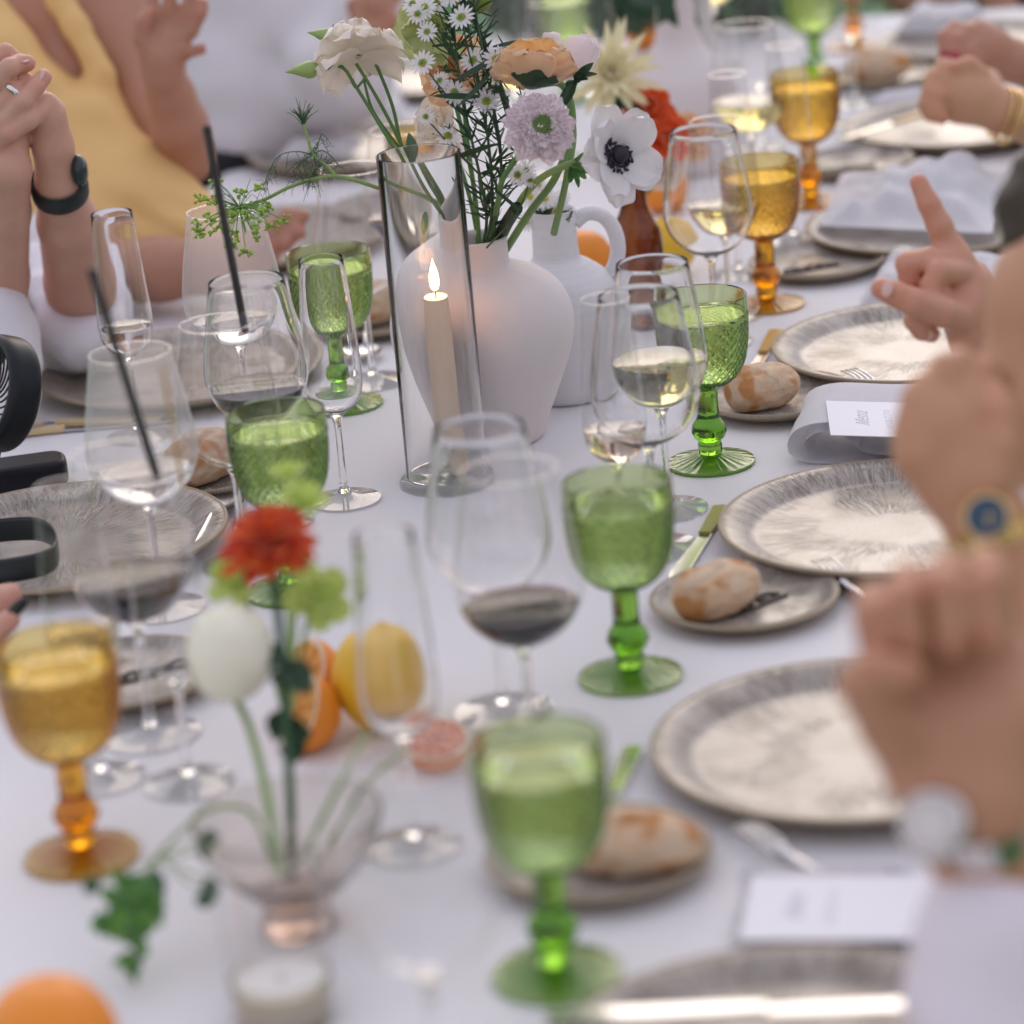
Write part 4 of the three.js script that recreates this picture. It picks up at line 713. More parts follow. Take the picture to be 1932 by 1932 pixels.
// behind: spidery dahlia, orange and peach blooms
{
  const d = 3.72, c = J(1150, 140, d), ax = screen(0.1, 0.1, 0.95), B = basis(ax), t = thing('spider_dahlia', 'blurred cream spider dahlia with long thin petals', 'flower', J(1195, 372, d));
  partW(t, 'stem', tube(P3([[1195, 380], [1180, 300], [1160, 200], [1150, 145]], d), 0.004, 0.0035, 20, 8), M.stem);
  for (const [n, L, op] of [[16, 0.066, 86], [15, 0.056, 64], [12, 0.042, 40], [8, 0.026, 18]]) for (let i = 0; i < n; i++) { const a = i / n * 6.283 + rnd(-0.15, 0.15); partW(t, 'petal', place(petal(L * rnd(0.8, 1.15), 0.0105, { cup: -0.35, hollow: 0.35, tip: 0.8 }), new THREE.Matrix4().makeTranslation(c.x, c.y, c.z).multiply(B).multiply(new THREE.Matrix4().makeRotationZ(a)).multiply(new THREE.Matrix4().makeRotationX(Math.PI / 2 - op * Math.PI / 180)).multiply(new THREE.Matrix4().makeTranslation(0, 0.004, 0))), M.petalStraw); }
  for (let i = 0; i < 8; i++) leafBlade(J(1160, 190, d), J(1150 + rnd(-60, 70), 205 + rnd(-40, 40), d), 0.006, M.leafDark, t);
}
openFlower('orange_dahlia', 'blurred bright orange bloom below the spider dahlia', 'flower', J(1215, 212, 3.75), screen(0.2, 0.3, 0.8), 0.036, 0.022, M.petalOrange, [[10, 82, 1], [9, 60, 0.85], [7, 30, 0.7]], [[1198, 380], [1205, 300], [1214, 225]], 3.75);
openFlower('orange_dahlia', 'second blurred orange bloom right above the anemone', 'flower', J(1252, 258, 3.78), screen(0.3, 0.1, 0.8), 0.033, 0.02, M.petalOrange, [[10, 82, 1], [8, 50, 0.8]], [[1200, 380], [1225, 310], [1248, 268]], 3.78);
openFlower('peach_rose', 'blurred peach and yellow bloom behind the clear wine rims', 'flower', J(1292, 268, 3.85), screen(0.1, 0.4, 0.8), 0.036, 0.038, M.petalPeach, [[7, 80, 1], [6, 55, 0.85], [5, 28, 0.7]], [[1205, 380], [1250, 330], [1288, 280]], 3.85);
openFlower('peach_rose', 'blurred pale peach bloom right of the anemone petals', 'flower', J(1235, 318, 3.82), screen(0.1, 0.2, 0.9), 0.032, 0.034, M.petalCream, [[7, 80, 1], [6, 50, 0.85], [5, 25, 0.7]], [[1202, 380], [1222, 350], [1234, 325]], 3.82);
// front: zinnia, white bud, lime blossoms and leaves out of the low bowl
{
  const d = 2.27, c = J(505, 1045, d), ax = screen(0.05, 0.75, 0.35), t = thing('orange_zinnia', 'large orange red zinnia bloom in front, out of focus', 'flower', J(548, 1660, 2.16));
  partW(t, 'stem', tube(P3([[550, 1670, -0.1], [548, 1500, -0.08], [540, 1380, -0.05], [532, 1230, -0.02], [515, 1080]], d), 0.0035, 0.003, 30, 9), M.stemDeep);
  const cols = [M.petalOrange, petalM(0.86, 0.20, 0.03), petalM(0.64, 0.06, 0.02)];
  let k = 0; for (const [n, op, L] of [[14, 98, 0.031], [14, 84, 0.031], [13, 70, 0.029], [12, 54, 0.026], [10, 38, 0.022], [8, 20, 0.018]]) { k++; for (let i = 0; i < n; i++) ring(t, 'petal', 1, c.clone().addScaledVector(ax, k * 0.0022), ax, () => petal(L * 1.12, 0.0145, { cup: -0.2, hollow: 0.2, k: i }), cols[(i + k) % 3], op, { start: (i / n) * 6.283 + k, jit: 0.1 }); }
  partW(t, 'centre', ball(c.clone().addScaledVector(ax, 0.014), 0.007, 0.006, 0.007), std([0.45, 0.10, 0.02], 0.7));
  partW(t, 'calyx', ball(c.clone().addScaledVector(ax, -0.006), 0.014, 0.012, 0.014), std([0.40, 0.42, 0.06], 0.6));
  for (const [a, b, w] of [[[535, 1250], [585, 1310], 0.012], [[532, 1220], [505, 1260], 0.010], [[540, 1380], [590, 1385], 0.012], [[540, 1370], [515, 1345], 0.010], [[545, 1400], [560, 1440], 0.010], [[533, 1260], [548, 1300], 0.011], [[538, 1340], [520, 1400], 0.010]]) leafBlade(J(...a, d - 0.03), J(...b, d - 0.04), w, M.leafDark, t);
}
{
  const d = 2.25, c = J(440, 1318, d), t = thing('white_ranunculus_bud', 'plump round cream white ranunculus bud, out of focus', 'flower', J(520, 1640, 2.16)), ax = screen(-0.05, 0.95, 0.3);
  partW(t, 'stem', tube(P3([[532, 1660, -0.1], [515, 1560, -0.08], [490, 1440, -0.04], [462, 1350], [440, 1310]], d), 0.0034, 0.003, 30, 9), M.stemPale);
  const egg = std([0.82, 0.80, 0.62], 0.75), B = new THREE.Matrix4().makeTranslation(c.x, c.y, c.z).multiply(basis(ax)), prof = [[0, 0], [0.012, 0.002], [0.022, 0.012], [0.0265, 0.028], [0.0262, 0.044], [0.021, 0.058], [0.012, 0.066], [0, 0.0685]];
  partW(t, 'bloom', turned(curveProf(prof, 30), 40).rotateX(Math.PI / 2).applyMatrix4(B), egg);
  for (let i = 0; i < 13; i++) { const a0 = i * 2.4, w = 1.15, top = lerp(0.62, 0.98, i / 12), k = 1.035 + 0.06 * (12 - i) / 12, cp = curveProf(prof, 30); partW(t, 'petal', grid(12, 14, (u, v) => { const q = v * top * 29, f = Math.floor(q), pr = cp[f], pn = cp[Math.min(30, f + 1)], x = u * 2 - 1, lim = 1 - 0.25 * v * v * x * x, r = lerp(pr[0], pn[0], q - f) * k + 0.0022 * v * v, y = lerp(pr[1], pn[1], q - f) * lim, a = a0 + x * w * (0.5 + 0.5 * Math.sin(Math.min(1, v * 1.3) * 1.57)); return V(Math.cos(a) * r, Math.sin(a) * r, y).applyMatrix4(B); }), std([0.84, 0.82, 0.66], 0.75, { side: THREE.DoubleSide })); }
}
for (const [x, y, d, l, s, ax] of [[452, 1098, 2.3, 'lime green blossom left under the orange zinnia', 0.030, [-0.4, 0.3, 0.6]], [590, 1130, 2.3, 'lime blossom right under the orange zinnia', 0.036, [0.5, 0.1, 0.7]], [572, 950, 2.36, 'pale green blossom above the orange zinnia', 0.026, [0.2, 0.7, 0.5]], [545, 900, 2.4, 'grey green sprig above the orange zinnia', 0.020, [-0.1, 0.9, 0.3]]])
  openFlower('lime_blossom', l, 'flower', J(x, y, d), screen(...ax), s * 0.78, s * 0.62, petalM(0.62, 0.74, 0.22), [[5, 78, 1], [5, 45, 0.8]], [[548, 1640, -0.12], [545, 1400, -0.06], [lerp(545, x, 0.6), lerp(1400, y, 0.7), 0], [x, y, 0]], d, M.stemPale, 0.0018);
{
  const d = 2.12, t = thing('parsley_sprig', 'trailing bright green parsley sprig on the cloth before amber goblet', 'herb', J(500, 1600, d + 0.03));
  partW(t, 'stem', tube(P3([[520, 1640, 0.05], [470, 1530, 0.05], [400, 1525, 0.05], [340, 1570, 0.04], [290, 1625, 0.02], [262, 1670, 0]], d), 0.0020, 0.0014, 40, 7), M.stemPale);
  for (const [x, y, n, R, sp] of [[245, 1690, 20, 0.020, 22], [226, 1724, 22, 0.020, 20], [270, 1716, 18, 0.018, 18], [258, 1764, 12, 0.017, 12], [200, 1738, 9, 0.016, 10], [250, 1820, 8, 0.013, 12], [286, 1690, 8, 0.014, 10]]) for (let i = 0; i < n; i++) { const p = J(x + rnd(-sp, sp), y + rnd(-sp, sp), d + rnd(-0.03, 0.03)), a = rnd(0, 6.28); leafBlade(p, p.clone().addScaledVector(screen(Math.cos(a), Math.sin(a), rnd(-0.5, 0.5)), R * rnd(0.5, 1)), rnd(0.0028, 0.0052), rnd() < 0.6 ? M.leafBright : M.leaf, t); }
  for (const [a, b] of [[[392, 1565], [400, 1610]], [[398, 1590], [385, 1625]], [[395, 1655], [402, 1700]], [[385, 1680], [390, 1715]], [[160, 1660], [185, 1685]], [[255, 1800], [240, 1840]], [[290, 1640], [300, 1700]]]) { leafBlade(J(...a, d), J(...b, d), 0.007, leafy(0.06, 0.12, 0.06), t); partW(t, 'stem', tube([J(...a, d), J(lerp(a[0], 300, 0.4), lerp(a[1], 1640, 0.4), d + 0.01), J(300, 1615, d + 0.02)], 0.0008, 0.0008, 10, 5), M.stemPale); }
  partW(t, 'stem', tube(P3([[560, 1640, 0.06], [610, 1540, 0.05], [660, 1440, 0.05], [690, 1380, 0.06]], d), 0.0022, 0.0018, 20, 7), M.stemPale);
  partW(t, 'stem', tube(P3([[590, 1650, 0.08], [640, 1560, 0.08], [700, 1470, 0.09], [760, 1420, 0.1]], d), 0.002, 0.0016, 20, 7), M.stemPale);
}
// far greenery in the middle of the table and beyond
{
  const t = thing('foliage_spray', 'dark blurred green foliage at the far end of the table', 'foliage', J(1060, 50, 5.2));
  const lg = []; const mk = (cx, cy, w, h, n, dd) => { for (let i = 0; i < n; i++) { const p = J(cx + rnd(-w, w), cy + rnd(-h, h), dd + rnd(-0.15, 0.15)), a = rnd(0, 6.28), q = p.clone().addScaledVector(screen(Math.cos(a), Math.sin(a), rnd(-0.4, 0.4)), rnd(0.03, 0.06)), dv = q.clone().sub(p), n2 = screen(rnd(-1, 1), rnd(-1, 1), 0.8), s = dv.clone().cross(n2).normalize(); lg.push(grid(2, 5, (u, v) => p.clone().addScaledVector(dv, v).addScaledVector(s, (u * 2 - 1) * 0.012 * Math.sin(Math.PI * Math.min(0.98, 0.1 + v * 0.9))))); } };
  mk(985, 5, 45, 30, 90, 5.3); mk(1175, 22, 30, 28, 60, 4.9); mk(1262, -6, 25, 14, 40, 4.3); mk(1400, 0, 70, 18, 70, 5.2); mk(1840, -30, 60, 30, 60, 6);
  partW(t, 'leaves', join(lg), M.leafDark).userData.kind = 'stuff';
}
// ---------------------------------------------------------------- fruit
const peel = texture(256, 128, (u, v) => 0.5 + 0.5 * tileNoise(u, v, 90));
const citrus = (c) => std(c, 0.45, { bumpMap: peel, bumpScale: 0.0008, clearcoat: 0.15, clearcoatRoughness: 0.4 });
M.orange = citrus([0.84, 0.27, 0.015]); M.lemon = citrus([0.82, 0.50, 0.03]); M.peachy = citrus([0.80, 0.30, 0.12]);
function fruit(name, p, r, mat, label, o = {}) {
  const g = turned(curveProf([[0, 0], [r * 0.25, r * 0.03], [r * 0.7, r * 0.3], [r, r], [r * 0.72, r * 1.68], [r * 0.25, r * 1.93], [0, r * 1.9 + (o.nub || 0)]], 30), 32, (q, y, u) => [q * (1 + 0.02 * Math.sin(u * 12.6 + y * 40)), y]); const m = solo(name, g, mat, label, o.cat || name, V(0, 0, 0)); m.position.copy(p); if (o.rot) m.rotation.set(...o.rot); return m;
}
function halfOrange(p, r, label, ax, mat = M.orange, flesh = [0.86, 0.36, 0.03]) {
  const t = thing('orange_half', label, 'orange', p), B = new THREE.Matrix4().makeTranslation(p.x, p.y, p.z).multiply(basis(ax)), q = (g) => g.applyMatrix4(B);
  const dome = new THREE.SphereGeometry(r, 32, 16, 0, Math.PI * 2, 0, Math.PI / 2); dome.rotateX(-Math.PI / 2); partW(t, 'peel', q(dome), Object.assign(mat.clone(), { side: THREE.DoubleSide }));
  const pith = new THREE.RingGeometry(r * 0.88, r, 40); pith.translate(0, 0, 0.0004); partW(t, 'pith', q(pith), std([0.85, 0.76, 0.58], 0.6, { side: THREE.DoubleSide }));
  for (let i = 0; i < 10; i++) { const s = new THREE.Shape(), a = i / 10 * 6.283, b = a + 0.56; s.moveTo(Math.cos((a + b) / 2) * r * 0.08, Math.sin((a + b) / 2) * r * 0.08); s.lineTo(Math.cos(a + 0.04) * r * 0.86, Math.sin(a + 0.04) * r * 0.86); s.absarc(0, 0, r * 0.86, a + 0.04, b - 0.04); s.closePath(); const g = new THREE.ExtrudeGeometry(s, { depth: 0.0012, bevelEnabled: true, bevelSize: 0.0006, bevelThickness: 0.0006, bevelSegments: 1 }); partW(t, 'segment', q(g), std(flesh, 0.25, { transmission: 0.2, thickness: 0 })); }
  const back = new THREE.CircleGeometry(r * 0.95, 32); back.translate(0, 0, -0.0006); partW(t, 'membrane', q(back), std([0.82, 0.55, 0.25], 0.6, { side: THREE.DoubleSide }));
  return t;
}
halfOrange(at(572, 1278, 0.035), 0.033, 'upper cut orange beside the zinnia stem', screen(-0.75, 0.2, 0.5));
halfOrange(at(566, 1345, 0.030), 0.032, 'lower cut orange beside the zinnia stem', screen(-0.8, 0.25, 0.4));
fruit('lemon', at(735, 1376), 0.039, M.lemon, 'large yellow lemon seen through the blurred flute bowl', { nub: 0.006 }).scale.set(1.06, 1.15, 1);
halfOrange(at(822, 1395, 0.022), 0.026, 'pinkish grapefruit piece right of the lemon', screen(-0.1, 0.6, 0.4), M.peachy, [0.84, 0.33, 0.20]);
fruit('orange', at(112, 2075), 0.042, M.orange, 'whole orange at bottom left corner, very blurred');
fruit('orange', at(1103, 545), 0.036, M.orange, 'orange seen through the handle of the white jug');
fruit('orange', at(1222, 92, 0.0), 0.04, M.orange, 'far orange left of the tall white vase neck');
fruit('lemon', at(1262, 520), 0.036, M.lemon, 'lemon behind the brown bottle', { nub: 0.005 });
fruit('orange', at(1250, 400), 0.03, M.orange, 'orange behind the anemone and wine glass rim');
fruit('orange', at(1420, 42), 0.034, M.orange, 'small far orange behind the flute at top');
// ---------------------------------------------------------------- people
const skinBump = texture(256, 256, (u, v) => 0.5 + 0.35 * tileNoise(u, v, 60) + 0.3 * tileNoise(u, v, 25, 3));
const skin = (c) => std(c, 0.48, { vertexColors: true, sheen: 0.15, specularIntensity: 0.7 });
M.skinA = skin([0.60, 0.34, 0.25]); M.skinB = skin([0.46, 0.235, 0.155]); M.skinD = skin([0.60, 0.30, 0.20]); M.skinE = skin([0.54, 0.28, 0.165]); M.skinF = skin([0.50, 0.25, 0.15]); M.skinG = skin([0.54, 0.29, 0.17]);
function mottle(g, warm = []) {                                          // blood under the skin: redder knuckles and tips, uneven tone
  const p = g.attributes.position, c = new Float32Array(p.count * 3), q = V(0, 0, 0);
  for (let i = 0; i < p.count; i++) { q.fromBufferAttribute(p, i); const n = nz(q.x * 60, q.y * 60, q.z * 60) * 0.5 + nz(q.x * 190, q.y * 190, q.z * 190) * 0.3; let w = 0; for (const k of warm) w = Math.max(w, 1 - q.distanceTo(k) / 0.016); w = Math.max(0, w); c[i * 3] = 1 + 0.05 * n + 0.02 * w; c[i * 3 + 1] = 1 + 0.11 * n - 0.20 * w; c[i * 3 + 2] = 1 + 0.12 * n - 0.20 * w; }
  g.setAttribute('color', new THREE.BufferAttribute(c, 3)); return g;
}
const finger = (pts, d, r0, r1, warm, k = 0.0035) => { const q = P3(pts, d); if (warm) warm.push(q[q.length - 1], q[Math.max(0, q.length - 2)]); const n = q.length; return chain(q, q.map((_, i) => lerp(r0, r1, i / (n - 1))), k); };
function joined(list) { return mergeGeometries(list.map((g) => { const h = g.clone(); if (!h.attributes.uv) h.setAttribute('uv', new THREE.Float32BufferAttribute(new Float32Array(h.attributes.position.count * 2), 2)); return h; })); }
const cloth = (c, o = {}) => std(c, 0.9, { bumpMap: weave, bumpScale: 0.0003, sheen: 0.2, ...o });
M.shirt = cloth([0.76, 0.74, 0.78]); M.shirtGrey = cloth([0.62, 0.58, 0.60]); M.yellow = cloth([0.76, 0.50, 0.20], { sheen: 0.5 }); M.black = cloth([0.012, 0.012, 0.016]);
function folds(g, amp, f, dir) { const p = g.attributes.position, n = g.attributes.normal, q = V(0, 0, 0); for (let i = 0; i < p.count; i++) { q.fromBufferAttribute(p, i); const w = amp * (nz(q.x * f, q.y * f * 1.6, q.z * f) + 0.5 * Math.sin(q.dot(dir) * f * 5 + 4 * nz(q.x * f * 0.6, q.y * f * 0.6, q.z * f * 0.6))); p.setXYZ(i, q.x + n.getX(i) * w, q.y + n.getY(i) * w, q.z + n.getZ(i) * w); } g.computeVertexNormals(); return g; }
function nail(parent, a, ax, s, mat) { const B = new THREE.Matrix4().makeTranslation(a.x, a.y, a.z).multiply(basis(ax)); return partW(parent, 'fingernail', ball(V(0, 0, 0), s * 0.8, s * 1.15, s * 0.22, 12, 8).applyMatrix4(B), mat); }
const nailM = std([0.66, 0.42, 0.36], 0.25);
// A: clasped hands on the left
{
  const t = thing('person', 'person in white shirt at left with clasped hands, ring and black watch', 'person', J(60, 690, 3.55)), w = [], D = 3.25;
  const hands = body([
    // arm with the watch: wrist to the back of its hand
    ...chain(P3([[155, 592, 0.30], [150, 530, 0.24], [128, 420, 0.14], [110, 345, 0.08], [100, 275, 0.05], [90, 215, 0.03]], D), [0.038, 0.038, 0.032, 0.0235, 0.0205, 0.0195], 0.008),
    ...chain(P3([[88, 240, 0.05], [66, 240, 0.06], [44, 246, 0.07]], D), [0.019, 0.016, 0.014], 0.006),
    // its index finger wrapping over the other hand
    ...finger([[88, 196, 0.02], [50, 226, 0], [18, 250, 0], [-8, 270, 0.01]], D, 0.0125, 0.0090, w),
    ...finger([[70, 175, 0.03], [40, 205, 0.02], [0, 225, 0.02]], D, 0.0105, 0.0085, w),
    // the other forearm and palm
    ...chain(P3([[-14, 640, 0.22], [-6, 520, 0.16], [8, 400, 0.08], [18, 320, 0.03], [12, 262, 0.03], [-14, 225, 0.04]], D), [0.038, 0.034, 0.027, 0.022, 0.021, 0.021], 0.007),
    // its fingers laid across
    ...finger([[-18, 262, 0.01], [12, 228, 0], [44, 190, -0.01], [66, 165, -0.005], [82, 146, 0]], D, 0.0108, 0.0088, w),
    ...finger([[-24, 225, 0.01], [2, 196, 0], [24, 176, -0.005], [50, 152, 0.01]], D, 0.0104, 0.0086, w),
    ...finger([[-34, 190, 0.01], [-4, 150, -0.005], [18, 128, -0.01], [36, 120, 0], [52, 119, 0]], D, 0.0118, 0.0086, w),
    ...finger([[-30, 150, 0.02], [-4, 112, 0.01], [10, 100, 0.01], [28, 112, 0.02]], D, 0.0110, 0.0090, w),
  ], 0.0030, 0.0035);
  partW(t, 'body', mottle(hands, w), M.skinA);
  const rg = J(27, 172, D - 0.008), rd = J(44, 152, D).sub(J(10, 192, D)); const ringG = new THREE.TorusGeometry(0.0098, 0.0019, 8, 28); ringG.scale(1, 1, 1.6); partW(t, 'ring', ringG.applyMatrix4(new THREE.Matrix4().makeTranslation(rg.x, rg.y, rg.z).multiply(basis(rd))), std([0.75, 0.73, 0.70], 0.15, { metalness: 1 }));
  nail(t, J(48, 114, D - 0.006), screen(0.2, 0.9, 0.4), 0.0062, nailM); nail(t, J(77, 142, D - 0.008), screen(-0.5, 0.4, 0.8), 0.0062, nailM);
  // watch with rubber strap
  const wc = J(112, 352, D + 0.085), wd = J(128, 440, D + 0.15).sub(J(97, 285, D + 0.05)), B = new THREE.Matrix4().makeTranslation(wc.x, wc.y, wc.z).multiply(basis(wd.add(screen(0.0, 0, 1).multiplyScalar(-0.012))));
  const band = turned([[0.0272, -0.0115], [0.0300, -0.0105], [0.0306, 0], [0.0300, 0.0105], [0.0272, 0.0115], [0.0266, 0], [0.0272, -0.0115]], 48); band.rotateX(Math.PI / 2);
  const wb = partW(t, 'watch_strap', band.applyMatrix4(B), std([0.010, 0.016, 0.018], 0.5)); 
  partW(wb, 'watch_case', ball(J(150, 322, D + 0.06), 0.009, 0.017, 0.014, 20, 14), std([0.02, 0.035, 0.04], 0.15));
  // rolled sleeves round the elbows, shirt out of the frame
  const slv = body([...chain(P3([[168, 600, 0.42], [140, 540, 0.55], [120, 500, 0.70]], D), [0.056, 0.060, 0.075], 0.02), ...chain(P3([[214, 470, 0.34], [218, 560, 0.29], [196, 630, 0.25], [150, 652, 0.235], [104, 625, 0.25], [76, 545, 0.30], [66, 470, 0.36]], D), [0.009, 0.015, 0.022, 0.025, 0.021, 0.014, 0.010], 0.016), ...chain(P3([[110, 655, 0.29], [195, 660, 0.29]], D), [0.030, 0.026], 0.02)], 0.006, 0.02);
  partW(t, 'shirt_sleeve', folds(slv, 0.003, 22, screen(0.6, 0.7, 0)), M.shirt);
  const slv2 = body([...chain(P3([[-20, 640, 0.14], [2, 700, 0.13], [6, 770, 0.12], [-10, 830, 0.10]], D), [0.044, 0.038, 0.034, 0.020], 0.02), ...chain(P3([[-30, 620, 0.16], [-160, 560, 0.35]], D), [0.055, 0.08], 0.03)], 0.006, 0.02);
  partW(t, 'shirt_sleeve', folds(slv2, 0.0025, 22, screen(0.3, 0.9, 0)), M.shirt);
  const tor = body(chain(P3([[-260, 80, 0.45], [-240, 420, 0.5], [-220, 760, 0.5]], D), [0.13, 0.15, 0.16], 0.03), 0.02, 0.04); partW(t, 'shirt', folds(tor, 0.006, 9, V(1, 0, 0)), M.shirt);
  const lap = body(chain(P3([[-60, 640, 0.62], [60, 630, 0.62], [110, 640, 0.58]], D), [0.05, 0.045, 0.03], 0.03), 0.012, 0.03); partW(t, 'trousers', lap, M.black);
}
// B: yellow dress
{
  const t = thing('person', 'person in yellow V-neck dress with raised open hand at upper left', 'person', J(150, 560, 4.1)), w = [], D = 4.05;
  const sk = body([...chain(P3([[20, -160, 0.10], [62, 20, 0.075], [132, 150, 0.055], [165, 210, 0.06]], D), [0.07, 0.075, 0.058, 0.045], 0.03), ...chain(P3([[120, -40, 0.09], [180, 120, 0.08], [180, 330, 0.11]], D), [0.07, 0.065, 0.09], 0.03),
    ...chain(P3([[195, -70, 0.06], [225, 60, 0.05], [285, 190, 0.02], [346, 292, -0.05]], D), [0.052, 0.045, 0.040, 0.036], 0.02),
    ...chain(P3([[346, 292, -0.05], [338, 235, -0.10], [322, 180, -0.13], [308, 140, -0.16]], D), [0.036, 0.034, 0.028, 0.024], 0.014),
    ...chain(P3([[306, 140, -0.16], [300, 105, -0.17], [292, 75, -0.17]], D), [0.022, 0.021, 0.018], 0.012), ...chain(P3([[318, 120, -0.16], [330, 75, -0.17]], D), [0.019, 0.016], 0.012), ...chain(P3([[306, 110, -0.17], [312, 72, -0.17]], D), [0.021, 0.017], 0.012),
    ...finger([[286, 110, -0.18], [268, 70, -0.19], [270, 42, -0.2], [280, 26, -0.2]], D, 0.013, 0.009, w), ...finger([[290, 75, -0.17], [286, 30, -0.18], [288, -10, -0.18]], D, 0.0115, 0.008, w), ...finger([[308, 70, -0.17], [318, 22, -0.18], [320, -18, -0.19]], D, 0.0115, 0.008, w), ...finger([[326, 72, -0.17], [350, 32, -0.18], [360, -10, -0.19]], D, 0.011, 0.008, w), ...finger([[330, 88, -0.17], [360, 60, -0.18], [378, 25, -0.19], [384, 6, -0.19]], D, 0.0105, 0.0075, w), ...finger([[322, 122, -0.16], [350, 100, -0.18], [382, 92, -0.2]], D, 0.010, 0.0072, w),
    ...chain(P3([[60, 420, 0.02], [180, 508, -0.18], [300, 508, -0.26], [420, 500, -0.28], [490, 470, -0.28]], D), [0.045, 0.040, 0.036, 0.032, 0.024], 0.02), ...chain(P3([[490, 470, -0.28], [520, 440, -0.28]], D), [0.024, 0.020], 0.012),
    ...finger([[515, 432, -0.29], [545, 408, -0.3], [572, 408, -0.3]], D, 0.011, 0.009, w), ...finger([[520, 442, -0.28], [552, 428, -0.3], [566, 440, -0.31]], D, 0.011, 0.009, w), ...finger([[518, 452, -0.28], [545, 448, -0.3], [540, 462, -0.31]], D, 0.0105, 0.009, w), ...finger([[508, 460, -0.28], [530, 468, -0.3]], D, 0.010, 0.008, w)], 0.006, 0.010);
  partW(t, 'body', mottle(sk, w), M.skinB);
  const dr = body([...chain(P3([[-66, -60, 0.03], [-38, 30, 0.0], [2, 92, -0.02], [58, 182, -0.02], [108, 236, 0.0]], D), [0.030, 0.034, 0.040, 0.048, 0.05], 0.012), ...chain(P3([[92, -60, 0.02], [112, 0, 0.0], [140, 51, -0.015], [188, 145, -0.025], [192, 190, -0.015], [176, 226, 0.0]], D), [0.019, 0.019, 0.018, 0.019, 0.020, 0.03], 0.010), ...chain(P3([[90, 260, 0.05], [110, 340, 0.05]], D), [0.085, 0.11], 0.03), ...chain(P3([[140, 258, 0.02], [185, 310, -0.02], [260, 380, -0.06], [350, 440, -0.1]], D), [0.055, 0.06, 0.062, 0.052], 0.04), ...chain(P3([[120, 330, 0], [220, 440, -0.06], [330, 470, -0.08]], D), [0.10, 0.09, 0.06], 0.04)], 0.007, 0.02);
  partW(t, 'dress', folds(dr, 0.006, 15, screen(0.7, 0.7, 0)), M.yellow);
  const nk = body(chain(P3([[210, 240, 0.03], [240, 290, 0.03], [268, 335, 0.02]], D), [0.02, 0.028, 0.03], 0.02), 0.008, 0.02); partW(t, 'napkin_on_lap', folds(nk, 0.003, 20, screen(1, 0, 0)), M.napkin);
}
// C: white shirt behind
{
  const t = thing('person', 'person in white shirt and black trousers, blurred behind the raised hand', 'person', J(480, 420, 4.8)), D = 4.55, w = [];
  const sh = body([...chain(P3([[440, -200, 0.2], [470, 20, 0.15], [470, 200, 0.12], [430, 280, 0.1]], D), [0.16, 0.15, 0.13, 0.09], 0.05), ...chain(P3([[560, -140, 0.05], [610, 20, 0], [640, 130, -0.05]], D), [0.075, 0.07, 0.06], 0.04), ...chain(P3([[700, -60, -0.05], [710, 30, -0.1], [650, 140, -0.06]], D), [0.05, 0.05, 0.055], 0.04), ...chain(P3([[640, 130, -0.05], [590, 180, -0.02]], D), [0.06, 0.045], 0.04)], 0.010, 0.04);
  partW(t, 'shirt', folds(sh, 0.007, 9, screen(0.7, 0.7, 0)), M.shirt);
  const sk = body([...chain(P3([[740, -90, -0.1], [725, -30, -0.18], [708, 10, -0.2]], D), [0.034, 0.028, 0.026], 0.015), ...finger([[690, 10, -0.2], [680, 40, -0.21], [695, 66, -0.2]], D, 0.012, 0.009, w), ...finger([[702, 20, -0.2], [700, 56, -0.21], [712, 76, -0.2]], D, 0.012, 0.009, w), ...finger([[716, 20, -0.2], [722, 54, -0.21], [724, 72, -0.2]], D, 0.012, 0.009, w), ...finger([[728, 10, -0.2], [740, 36, -0.21], [738, 56, -0.2]], D, 0.011, 0.008, w), ...finger([[690, -6, -0.19], [668, 10, -0.2], [672, 34, -0.2]], D, 0.012, 0.009, w)], 0.006, 0.008);
  partW(t, 'body', mottle(sk, w), M.skinB);
  const tr = body([...chain(P3([[240, 360, 0.0], [330, 352, -0.02], [470, 318, 0.04], [560, 205, 0.16]], D), [0.05, 0.042, 0.035, 0.025], 0.03), ...chain(P3([[250, 420, 0.1], [420, 380, 0.1]], D), [0.06, 0.05], 0.03)], 0.010, 0.03); partW(t, 'trousers', tr, M.black);
}
